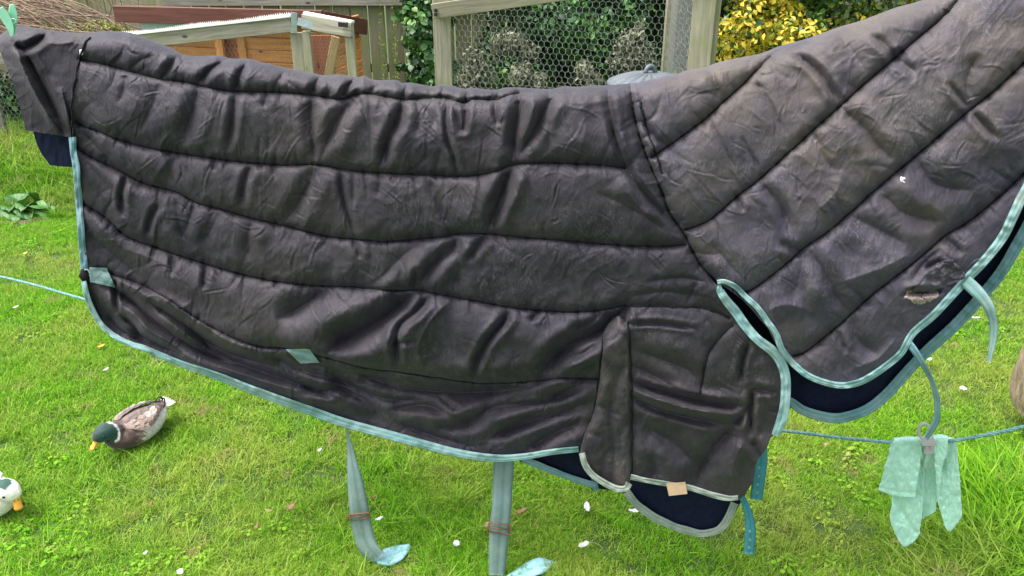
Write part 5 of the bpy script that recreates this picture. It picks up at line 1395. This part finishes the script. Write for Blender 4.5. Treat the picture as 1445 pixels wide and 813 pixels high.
def flap(name, Tp, Bp, Lp, Rp, Yo, folds=(), seed=0, roll=True):
    U, V = coons(Tp, Bp, Lp, Rp, 48, 60)
    D = 0.004 * fbm(U / 14, V / 30, 150 + seed, 3) + 0.003 * np.abs(fbm(U / 7, V / 12, 160 + seed, 2))
    for pts, wd, mm in folds:
        d, t, sd = seg_dist(U, V, pts, 60); D -= mm * 0.001 / (1 + (d / wd) ** 2)
    e = np.clip(0.012 - (V - V[:, :1]) * 0.0017, 0, 0.012)
    if roll: D -= 0.012 - np.sqrt(np.clip(0.012 ** 2 - e ** 2, 0, None))
    A = P(U, V, 1.755 + Yo - D - (U - 1300) * 0.0006)
    if roll:
        rows = []
        for a in (0.5, 1.0, 1.57): r = A[:, 0].copy(); r[:, 1] += 0.012 * math.sin(a); r[:, 2] -= 0.012 * (1 - math.cos(a)); rows.append(r)
        r = rows[-1].copy(); r[:, 2] -= 0.10; rows.append(r)
        A = np.concatenate([np.stack(rows[::-1], 1), A], 1)
    o = obj(name, A.reshape(-1, 3), grid_faces(48, A.shape[1])[:, ::-1], M['towel'], tw_root)
    s = o.modifiers.new('thickness', 'SOLIDIFY'); s.thickness = 0.004; s.offset = -1
    return o
flap('fold', [(1262, 619), (1282, 617), (1301, 618)], [(1240, 692), (1262, 700), (1291, 703)], [(1262, 619), (1254, 642), (1240, 692)], [(1301, 618), (1300, 640), (1296, 670), (1291, 703)], -0.022, [([(1298, 640), (1292, 660), (1296, 668)], 2, 3), ([(1241, 688), (1265, 694), (1292, 696)], 1.6, 3)], 1)
flap('fold', [(1280, 640), (1300, 636), (1307, 636)], [(1258, 742), (1274, 771), (1290, 764), (1297, 754)], [(1280, 640), (1264, 680), (1260, 705), (1257, 725), (1258, 742)], [(1307, 636), (1304, 670), (1303, 705), (1300, 735), (1297, 754)], -0.004, [([(1262, 702), (1276, 728), (1292, 752)], 3, 8), ([(1300, 660), (1296, 700)], 4, 3)], 2, False)
flap('fold', [(1300, 620), (1312, 616), (1324, 618)], [(1302, 734), (1306, 730), (1321, 722)], [(1300, 620), (1302, 670), (1302, 734)], [(1324, 618), (1322, 660), (1321, 722)], 0.012, [([(1310, 640), (1312, 680), (1308, 728)], 6, 6)], 3)
flap('fold', [(1336, 620), (1343, 618), (1349, 621)], [(1322, 705), (1337, 749), (1350, 740), (1357, 729)], [(1336, 620), (1329, 650), (1322, 675), (1322, 705)], [(1349, 621), (1353, 660), (1356, 700), (1357, 729)], -0.006, [([(1338, 640), (1330, 665), (1326, 700)], 3, 5), ([(1335, 690), (1345, 700), (1356, 700)], 3, 3)], 4)
flap('fold', [(1317, 616), (1328, 614), (1338, 616)], [(1321, 680), (1324, 690), (1327, 680)], [(1317, 616), (1319, 650), (1321, 680)], [(1338, 616), (1336, 640), (1330, 655), (1327, 680)], -0.024, [([(1322, 630), (1326, 660)], 3, 3)], 5)

# ---- ducks
def feather_mat(name, rough=0.7):
    m, nt, b = new_mat(name)
    at = nt.nodes.new('ShaderNodeVertexColor'); at.layer_name = 'plumage'
    c = coords(nt)
    n = N(nt, 'ShaderNodeTexNoise', Scale=90.0, Detail=5.0, Roughness=0.7); nt.links.new(coords(nt, scale=(0.35, 1, 1)), n.inputs['Vector'])
    v = ramp(nt, n.outputs[0], [(0.3, (0.72, 0.72, 0.72)), (0.7, (1.15, 1.15, 1.15))])
    nt.links.new(mixc(nt, 1.0, at.outputs['Color'], v, 'MULTIPLY'), b.inputs['Base Color'])
    b.inputs['Roughness'].default_value = rough; b.inputs['Sheen Weight'].default_value = 0.2
    vo = N(nt, 'ShaderNodeTexVoronoi', Scale=75.0); nt.links.new(coords(nt, scale=(0.55, 1, 1)), vo.inputs['Vector'])
    nb = bump(nt, b, vo.outputs['Distance'], 0.35, 0.004); bump(nt, b, n.outputs[0], 0.3, 0.002, nb)
    return m
M['plumage'] = feather_mat('duck_plumage')
M['bill'] = plain('orange_bill', (0.72, 0.33, 0.03), 0.4, var=0.12, scale=60)
M['eye'] = plain('duck_eye', (0.01, 0.008, 0.006), 0.12, var=0.1)

def duck(name, label, origin, yaw, k, spine, colour, bill_at, bill_dir, eyes, group='ducks resting on the lawn', wings=True, wingcol=None, curl=True):
    """spine rows: x, z, half width, half height; local x forward"""
    root = thing(name, label, 'duck', origin, group)
    cy, sy = math.cos(yaw), math.sin(yaw); o_ = np.array(origin)
    def W(p):
        p = np.asarray(p, float) * k
        return np.stack([o_[0] + p[..., 0] * cy - p[..., 1] * sy, o_[1] + p[..., 0] * sy + p[..., 1] * cy, o_[2] + p[..., 2]], -1)
    sp = smooth_path([(a[0], a[1], a[2] if len(a) > 4 else 0, a[-2], a[-1]) if len(a) == 5 else (a[0], 0, a[1], a[2], a[3]) for a in spine], 70)
    c = sp[:, :3]; T = np.gradient(c, axis=0); T /= np.linalg.norm(T, axis=1)[:, None]
    up = np.array([0, 0, 1.0]); side = np.tile([0, 1.0, 0], (70, 1))
    side = side - T * np.sum(side * T, 1)[:, None]; side /= np.linalg.norm(side, axis=1)[:, None]
    nu = np.cross(T, side); nu *= np.sign(nu[:, 2:3] + 1e-6 + 0 * nu[:, 2:3]); 
    n = 40; a = np.linspace(0, 2 * np.pi, n, endpoint=False)
    ca, sa = np.cos(a), np.sin(a)
    V = c[:, None] + (sp[:, 3:4] * ca[None])[..., None] * side[:, None] + (sp[:, 4:5] * sa[None])[..., None] * nu[:, None]
    V[..., 2] = np.maximum(V[..., 2], 0.004 + 0.0 * V[..., 2])
    body = obj('body', W(V.reshape(-1, 3)), np.vstack([grid_faces(70, n)]), M['plumage'], root)
    # close around the ring
    me = body.data
    F = []
    for i in range(69):
        F.append([i * n + n - 1, (i + 1) * n + n - 1, (i + 1) * n, i * n])
    allf = grid_faces(70, n).tolist() + F + [list(range(n)), list(range(69 * n, 70 * n))[::-1]]
    me2 = mesh('body', W(V.reshape(-1, 3)) - o_, allf); me2.materials.append(M['plumage']); body.data = me2
    ss = np.repeat(np.linspace(0, 1, 70), n); aa = np.tile(a, 70)
    colr = np.array([colour(s, x, p) for s, x, p in zip(ss, aa, V.reshape(-1, 3))])
    ca_ = me2.color_attributes.new('plumage', 'FLOAT_COLOR', 'POINT'); ca_.data.foreach_set('color', np.c_[colr, np.ones(len(colr))].astype(np.float32).ravel())
    # bill: flattened spoon
    bd = np.array(bill_dir, float); bd /= np.linalg.norm(bd); s_ = np.cross(bd, [0, 0, 1.0]); s_ /= np.linalg.norm(s_); u_ = np.cross(s_, bd)
    for part, dz, th in (('upper_bill', 0.003, 1.0), ('lower_bill', -0.005, 0.55)):
        rows = []
        for t, w, h in ((0, 0.013, 0.015), (0.25, 0.012, 0.011), (0.55, 0.0125, 0.006), (0.8, 0.0145, 0.0042), (0.95, 0.012, 0.0035), (1.0, 0.006, 0.002)):
            q = np.array(bill_at) + bd * 0.046 * t * (1 if part == 'upper_bill' else 0.93) + u_ * dz * (1 - 0.6 * t)
            aa_ = np.linspace(0, 2 * np.pi, 12, endpoint=False)
            rows.append(q + (w * np.cos(aa_))[:, None] * s_ + (h * th * np.sin(aa_))[:, None] * u_)
        A = np.stack(rows, 0); m_ = 12
        F = [[i * m_ + j, i * m_ + (j + 1) % m_, (i + 1) * m_ + (j + 1) % m_, (i + 1) * m_ + j] for i in range(5) for j in range(m_)] + [list(range(60, 72))]
        bo = obj(part, W(A.reshape(-1, 3)), F, M['bill'], root)
    for sgn in (-1, 1):
        q = np.array(bill_at) + bd * 0.012 + s_ * 0.006 * sgn + u_ * 0.011
        th_, ph_ = np.meshgrid(np.linspace(0, 2 * np.pi, 9)[:-1], np.linspace(0.05, 3.09, 6), indexing='ij')
        obj('nostril', W((q + 0.0022 * np.stack([np.cos(th_) * np.sin(ph_), np.sin(th_) * np.sin(ph_), np.cos(ph_)], -1)).reshape(-1, 3)), grid_faces(8, 6, True), M['eye'], root)
    for e in eyes:
        th_, ph_ = np.meshgrid(np.linspace(0, 2 * np.pi, 13)[:-1], np.linspace(0.05, 3.09, 9), indexing='ij')
        q = np.array(e) + 0.0052 * np.stack([np.cos(th_) * np.sin(ph_), np.sin(th_) * np.sin(ph_), np.cos(ph_)], -1)
        obj('eye', W(q.reshape(-1, 3)), grid_faces(12, 9, True), M['eye'], root)
    if wings:
        for sgn in (-1, 1):
            s = np.linspace(0, 1, 26)[:, None]; t = np.linspace(0, 1, 14)[None, :]
            x = 0.055 - 0.215 * s + 0 * t; tb_ = np.sin(np.pi * np.clip(s, 0.03, 1) ** 0.75) ** 0.6
            ang = (0.12 + 1.05 * tb_ * t * (1 - 0.35 * s)) + 0.14
            # follow the body cross-section a little proud of it
            hw = np.interp(-x[:, 0], -sp[::-1, 0], sp[::-1, 3]) if False else np.interp(x[:, 0], sp[:, 0][:48], sp[:, 3][:48]); hh = np.interp(x[:, 0], sp[:, 0][:48], sp[:, 4][:48]); cz = np.interp(x[:, 0], sp[:, 0][:48], sp[:, 2][:48])
            lift = 0.004 + 0.004 * np.sin(np.pi * s)
            y = sgn * (hw[:, None] + lift) * np.sin(ang); z = cz[:, None] + (hh[:, None] + lift) * np.cos(ang) + 0.0015 * np.sin(s * 40 + t * 5)
            A = np.stack([x + 0 * t, y, z], -1)
            wo_ = obj('wing', W(A.reshape(-1, 3)), grid_faces(26, 14) if sgn < 0 else grid_faces(26, 14)[:, ::-1], M['plumage'], root)
            sm_ = wo_.modifiers.new('thickness', 'SOLIDIFY'); sm_.thickness = 0.003; sm_.offset = -1
            cl = np.array([wingcol(float(a_), float(b_)) for a_ in s[:, 0] for b_ in t[0]])
            ca_ = wo_.data.color_attributes.new('plumage', 'FLOAT_COLOR', 'POINT'); ca_.data.foreach_set('color', np.c_[cl, np.ones(len(cl))].astype(np.float32).ravel())
            # overlapping back feathers, each with a paler rim
            rr_ = np.random.default_rng(int(sgn) + 5); FV, FF, FC = [], [], []
            for i in range(13):
                for j in range(8):
                    s0 = 0.03 + i * 0.070 + (0.035 if j % 2 else 0); t0 = 0.06 + j * 0.125
                    if s0 > 0.93: continue
                    ia = min(25, int(s0 * 25)); jb = min(13, int(t0 * 13)); i2 = min(25, ia + 2); j2 = min(13, jb + 1); j1 = max(0, jb - 1)
                    p_ = A[ia, jb]; dx_ = A[i2, jb] - p_; dx_ = dx_ / (np.linalg.norm(dx_) + 1e-9); dy_ = A[ia, j2] - A[ia, j1]; dy_ = dy_ / (np.linalg.norm(dy_) + 1e-9)
                    nn_ = np.cross(dx_, dy_); nn_ /= np.linalg.norm(nn_) + 1e-9
                    if nn_[2] < 0: nn_ = -nn_
                    L_ = 0.030 * rr_.uniform(0.85, 1.25); w_ = 0.0095 * rr_.uniform(0.85, 1.2); c_ = np.array(wingcol(s0, t0)) * rr_.uniform(0.75, 1.2); b0_ = len(FV)
                    for (f, g) in ((0, 0.6), (0.35, 1.0), (0.75, 0.9), (1.0, 0.35)):
                        for e_ in (-1, 0, 1):
                            FV.append(p_ + dx_ * L_ * f + dy_ * w_ * g * e_ + nn_ * (0.0012 + 0.0022 * f + 0.001 * (1 - abs(e_)))); FC.append(np.clip(c_ * (1.35 if (f == 1.0 or (e_ and f > 0.5)) else 1.0), 0, 0.85))
                    for q in range(3):
                        for e_ in range(2): FF.append([b0_ + q * 3 + e_, b0_ + q * 3 + e_ + 1, b0_ + q * 3 + e_ + 4, b0_ + q * 3 + e_ + 3])
            fo = obj('feathers', W(np.array(FV)), FF, M['plumage'], root); tag(fo, kind='stuff')
            ca_ = fo.data.color_attributes.new('plumage', 'FLOAT_COLOR', 'POINT'); ca_.data.foreach_set('color', np.c_[np.array(FC), np.ones(len(FC))].astype(np.float32).ravel())
    # tail feathers
    for j, an in enumerate(np.linspace(-0.42, 0.42, 7)):
        b0 = np.array([sp[4, 0], 0.010 * j - 0.03, sp[4, 2] + 0.006]); d = np.array([-math.cos(an), math.sin(an) * 0.9, 0.18])
        sd = np.cross(d, [0, 0, 1]); sd /= np.linalg.norm(sd); t = np.linspace(0, 1, 7)
        A = np.stack([np.stack([b0 + d * 0.040 * q + sd * f * 0.008 * (1 - 0.75 * q ** 3) + np.array([0, 0, 0.002 * (1 - abs(f))]) for f in (-1, 0, 1)]) for q in t])
        o = obj('tail_feather', W(A.reshape(-1, 3)), grid_faces(7, 3), M['plumage'], root)
        ca_ = o.data.color_attributes.new('plumage', 'FLOAT_COLOR', 'POINT'); ca_.data.foreach_set('color', np.tile([.50, .48, .45, 1], 21).astype(np.float32))
    if curl:
        for yy in (-0.008, 0.010):
            t = np.linspace(0, 4.2, 16); A = np.stack([-0.150 - 0.016 * np.sin(t), 0 * t + yy, 0.122 + 0.014 * (1 - np.cos(t))], -1)
            o = obj('curled_feather', *[W(q) if i == 0 else q for i, q in enumerate(tube(A, np.linspace(0.005, 0.0015, 16), 6))], M['thread'], root)
    return root

def mallard_col(s, a, p):
    x, y, z = p
    h = math.hypot(x - 0.140, z - 0.126) + 0.15 * max(0, abs(y) - 0.03)
    if s > 0.6 and h < 0.052: return (0.003, 0.028, 0.020) if abs(y) < 0.022 else (0.004, 0.048, 0.034)
    if s > 0.6 and h < 0.060 and z > 0.075: return (0.74, 0.71, 0.66)
    jag = 0.008 * math.sin(z * 230) + 0.006 * math.sin(y * 170 + z * 90) + random.uniform(-0.006, 0.006)
    if x > 0.035 + jag: return (0.062 + random.uniform(-.02, .02), 0.034, 0.028)
    if x > 0.010 + jag: return (0.20, 0.13, 0.11)
    if z > 0.122 - 0.06 * abs(x): return (0.16, 0.115, 0.095) if x > -0.08 else (0.045, 0.035, 0.03)
    if x < -0.15: return (0.60, 0.59, 0.56)
    if x < -0.105 and z < 0.10: return (0.62, 0.60, 0.56)
    k = 1 + random.uniform(-0.06, 0.06)
    return (0.56 * k, 0.53 * k, 0.49 * k)
def mallard_wing(s, t):
    if s > 0.72 and t < 0.55: return (0.045, 0.035, 0.03)
    if t < 0.22: return (0.11, 0.08, 0.065)
    if t > 0.86 and s > 0.3: return (0.09, 0.055, 0.04)
    if s < 0.35: return (0.22, 0.16, 0.13)
    if s > 0.62: return (0.15, 0.10, 0.075)
    return (0.37, 0.325, 0.29) if 0.3 < t < 0.8 else (0.24, 0.19, 0.16)
SP = [(-0.178, 0.112, 0.006, 0.004), (-0.158, 0.106, 0.028, 0.014), (-0.125, 0.093, 0.060, 0.038), (-0.075, 0.080, 0.086, 0.062), (-0.02, 0.073, 0.097, 0.070), (0.035, 0.069, 0.092, 0.067), (0.070, 0.068, 0.072, 0.060), (0.088, 0.082, 0.054, 0.052),
      (0.094, 0.100, 0.045, 0.045), (0.101, 0.114, 0.039, 0.039), (0.118, 0.123, 0.041, 0.038), (0.142, 0.121, 0.038, 0.036), (0.162, 0.111, 0.028, 0.029), (0.174, 0.105, 0.017, 0.019), (0.179, 0.101, 0.004, 0.005)]
tl_ = G(238, 600); hd_ = G(163, 640)
yawm = R(236)
og = G(193, 622); og.z = 0.0
duck('mallard', 'brown and grey drake with dark green head dozing on the lawn, facing left', og, yawm, 0.80, SP, mallard_col, (0.166, 0, 0.100), (0.80, 0, -0.60), [(0.152, 0.033, 0.124), (0.152, -0.033, 0.124)], wingcol=mallard_wing)

def white_col(s, a, p):
    x, y, z = p
    dx_ = (x - 0.134) / 0.034; dy_ = (y + 0.008) / 0.030; dz_ = (z - 0.166) / 0.030
    if dx_ * dx_ + dy_ * dy_ + dz_ * dz_ < 1.0 + 0.2 * math.sin(y * 500): return (0.008, 0.06, 0.045)
    if x < 0.05 and z > 0.110 and s < 0.6: return (0.06, 0.045, 0.04)
    return (0.82, 0.79, 0.68)
def white_wing(s, t): return (0.07, 0.05, 0.045) if t < 0.35 and s < 0.8 else (0.80, 0.78, 0.70)
yw = R(-14); wg = G(9, 690, 0.115) - Vector((math.cos(yw), math.sin(yw), 0)) * 0.12
duck('duck', 'white duck with a small dark green crown patch at the left edge of the lawn', (wg.x, wg.y, 0), yw, 0.90, SP, white_col, (0.164, 0, 0.098), (0.40, -0.40, -0.80), [(0.152, 0.033, 0.122), (0.152, -0.033, 0.122)], wingcol=white_wing, curl=False)

# ---- cut log at the right edge
lg = G(1478, 640); lg = Vector((2.01, 2.42, 0))
m, nt, b = new_mat('log_bark')
n1 = N(nt, 'ShaderNodeTexNoise', Scale=1.0, Detail=8.0, Roughness=0.7, Distortion=1.2); nt.links.new(coords(nt, scale=(28, 28, 6)), n1.inputs['Vector'])
nt.links.new(ramp(nt, n1.outputs[0], [(0.3, (0.10, 0.07, 0.045)), (0.5, (0.30, 0.225, 0.15)), (0.72, (0.50, 0.41, 0.29))]), b.inputs['Base Color']); b.inputs['Roughness'].default_value = 0.9
bump(nt, b, n1.outputs[0], 1.0, 0.015); M['bark'] = m
log = thing('cut_log', 'pale weathered upright log standing at the right edge of the lawn', 'log', lg)
th_ = np.linspace(0, 2 * np.pi, 60, endpoint=False); zz = np.linspace(0.13, 0.405, 26)
TH, ZZ = np.meshgrid(th_, zz, indexing='ij')
rr = 0.205 * np.interp(ZZ, [0.1, 0.16, 0.3, 0.39, 0.405], [0.88, 0.96, 1.03, 1.0, 0.95]) + 0.012 * vnoise(np.cos(TH) * 4 + 9, np.sin(TH) * 4 + ZZ * 9, 170) + 0.005 * vnoise(TH * 12, ZZ * 6, 171)
v_ = np.stack([lg.x + rr * np.cos(TH), lg.y + rr * np.sin(TH), ZZ], -1)
obj('bark', v_.reshape(-1, 3), grid_faces(60, 26, True), M['bark'], log)
rings = np.linspace(0, 1, 14); TR, RR = np.meshgrid(th_, rings, indexing='ij'); top_r = rr[:, -1:] * RR
v_ = np.stack([lg.x + top_r * np.cos(TR), lg.y + top_r * np.sin(TR), 0.405 + 0.004 * np.sin(RR * 60) - 0.003 * RR], -1)
obj('cut_face', v_.reshape(-1, 3), grid_faces(60, 14, True), M['newwood'], log)
# splayed feet of the log
for k, (an, h0) in enumerate(((-2.75, 0.22), (-2.15, 0.2), (-1.3, 0.2), (0.3, 0.2), (1.8, 0.2))):
    p0 = np.array([lg.x + 0.15 * math.cos(an), lg.y + 0.15 * math.sin(an), h0]); p1 = np.array([lg.x + 0.175 * math.cos(an), lg.y + 0.175 * math.sin(an), -0.02])
    c = smooth_path([p0, (p0 + p1) / 2 + [0.01, 0, 0], p1], 10)
    obj('root_stub', *tube(c, np.linspace(0.05, 0.028, 10), 10), M['bark'], log)

# ---- feathers, leaves and petals lying on the grass
M['feather'] = plain('white_feather', (0.46, 0.47, 0.47), 0.9, var=0.25, scale=150)
M['deadleaf'] = plain('dead_leaf', (0.22, 0.11, 0.065), 0.75, var=0.35, scale=60)
M['deadleaf2'] = plain('tan_leaf', (0.28, 0.19, 0.11), 0.75, var=0.3, scale=60)
M['petal'] = plain('orange_petal', (0.85, 0.33, 0.02), 0.6, var=0.15)
M['petaly'] = plain('yellow_petal', (0.80, 0.62, 0.16), 0.6, var=0.12)
def feather_geo(L, W_, curl, seed):
    r = np.random.default_rng(seed); s = np.linspace(0, 1, 12); wd = W_ * np.sin(np.pi * np.clip(s, 0.02, 0.98)) ** 0.6 * (1 + 0.25 * vnoise(s * 9, s * 0, seed))
    V = []
    for i, a in enumerate(s):
        for f in (-1, -0.5, 0, 0.5, 1): V.append((L * (a - 0.5), wd[i] * f / 2 + 0.12 * L * math.sin(a * 2.2), curl * (a - 0.4) ** 2 + 0.25 * abs(f) * wd[i] * 0.6 + r.normal(0, 0.0008)))
    return np.array(V), grid_faces(12, 5)
def litter(name, u, v, wpx, hpx, ang, mat, label, cat, group, h=0.035, seed=0, curl=0.03):
    g = G(u, v, h); dist = (g - Vector((0, 0, CAMH))).length; k = dist / FPX
    V, F = feather_geo(wpx * k * 0.72, hpx * k * 0.85, curl * 0.6, seed)
    c, s = math.cos(ang), math.sin(ang)
    V = np.stack([V[:, 0] * c - V[:, 1] * s, V[:, 0] * s + V[:, 1] * c, V[:, 2] + V[:, 0] * 0.1], -1)
    me = mesh(name, V, F); me.materials.append(mat)
    o = bpy.data.objects.new(name, me); COL.objects.link(o); o.location = g
    md = o.modifiers.new('thickness', 'SOLIDIFY'); md.thickness = 0.0015
    tag(o, label, cat, group); return o
FE = [(830, 716, 22, 9, 1.5, 'upright white feather under the hem, left of the one by the chest hem'), (896, 722, 24, 10, -0.4, 'curled white feather lying just below the chest hem'),
      (824, 770, 20, 12, 0.2, 'fluffy white feather nearest the camera, between the strap and the chest flap'), (645, 768, 11, 12, 1.2, 'small white feather just left of the right leg strap'),
      (535, 733, 14, 7, 0.1, 'small white feather just right of the left leg strap'), (1360, 549, 9, 10, 1.4, 'tiny white feather under the hanging end of the neck strap'),
      (1377, 449, 12, 5, -0.6, 'white feather on the grass right of the neck strap'), (150, 522, 9, 5, 0.6, 'small white feather between the orange petal and the drake'),
      (22, 434, 9, 5, 0.3, 'white feather on the lawn just below the rope at the left'), (205, 781, 8, 6, 0.2, 'white feather below and right of the two ducks'),
      (451, 636, 9, 6, 0.4, 'white feather on the grass left of the left leg strap'), (255, 808, 9, 10, 1.3, 'white feather at the bottom edge of the lawn, below the drake'),
      (1312, 508, 8, 5, 0.2, 'white feather beside the hem of the neck, at the clip strap'), (1302, 756, 7, 6, 0.6, 'tiny white feather beside the lowest towel corner')]
for k, (u, v, w, h, a, lab) in enumerate(FE): litter('feather', u, v, w, h, a, M['feather'], lab, 'feather', 'white feathers on the lawn', seed=200 + k)
LE = [(410, 717, 17, 9, 0.2, 'deadleaf', 'reddish brown dead leaf between the drake and the left leg strap'), (736, 723, 24, 8, 0.25, 'deadleaf', 'curled brown dead leaf right of the right leg strap'),
      (380, 722, 18, 4, -0.5, 'deadleaf2', 'thin tan leaf just left of the reddish leaf'), (686, 742, 11, 9, 0.3, 'deadleaf2', 'tan leaf tucked beside the right leg strap buckle'),
      (1264, 765, 14, 9, -0.9, 'deadleaf2', 'tan leaf under the towel corner'), (528, 702, 12, 4, 0, 'deadleaf', 'small brown leaf beside the left leg strap'),
      (1165, 628, 9, 5, 0.2, 'deadleaf2', 'small tan leaf below the rope between chest flap and towel'), (212, 712, 10, 5, 0.4, 'deadleaf', 'brown leaf on the lawn between the drake and the bottom edge'), (362, 745, 9, 6, 1.0, 'deadleaf', 'dark brown leaf below the thin tan leaf')]
for k, (u, v, w, h, a, mm, lab) in enumerate(LE): litter('dead_leaf', u, v, w, h, a, M[mm], lab, 'leaf', 'fallen leaves on the lawn', seed=240 + k, curl=0.05)
litter('petal', 143, 489, 12, 5, 0.3, M['petal'], 'bright orange petal on the lawn above the drake', 'petal', 'petals on the lawn', seed=260)
litter('petal', 36, 358, 6, 6, 0.3, M['petaly'], 'pale yellow petal on the lawn below the dock plant', 'petal', 'petals on the lawn', seed=261)
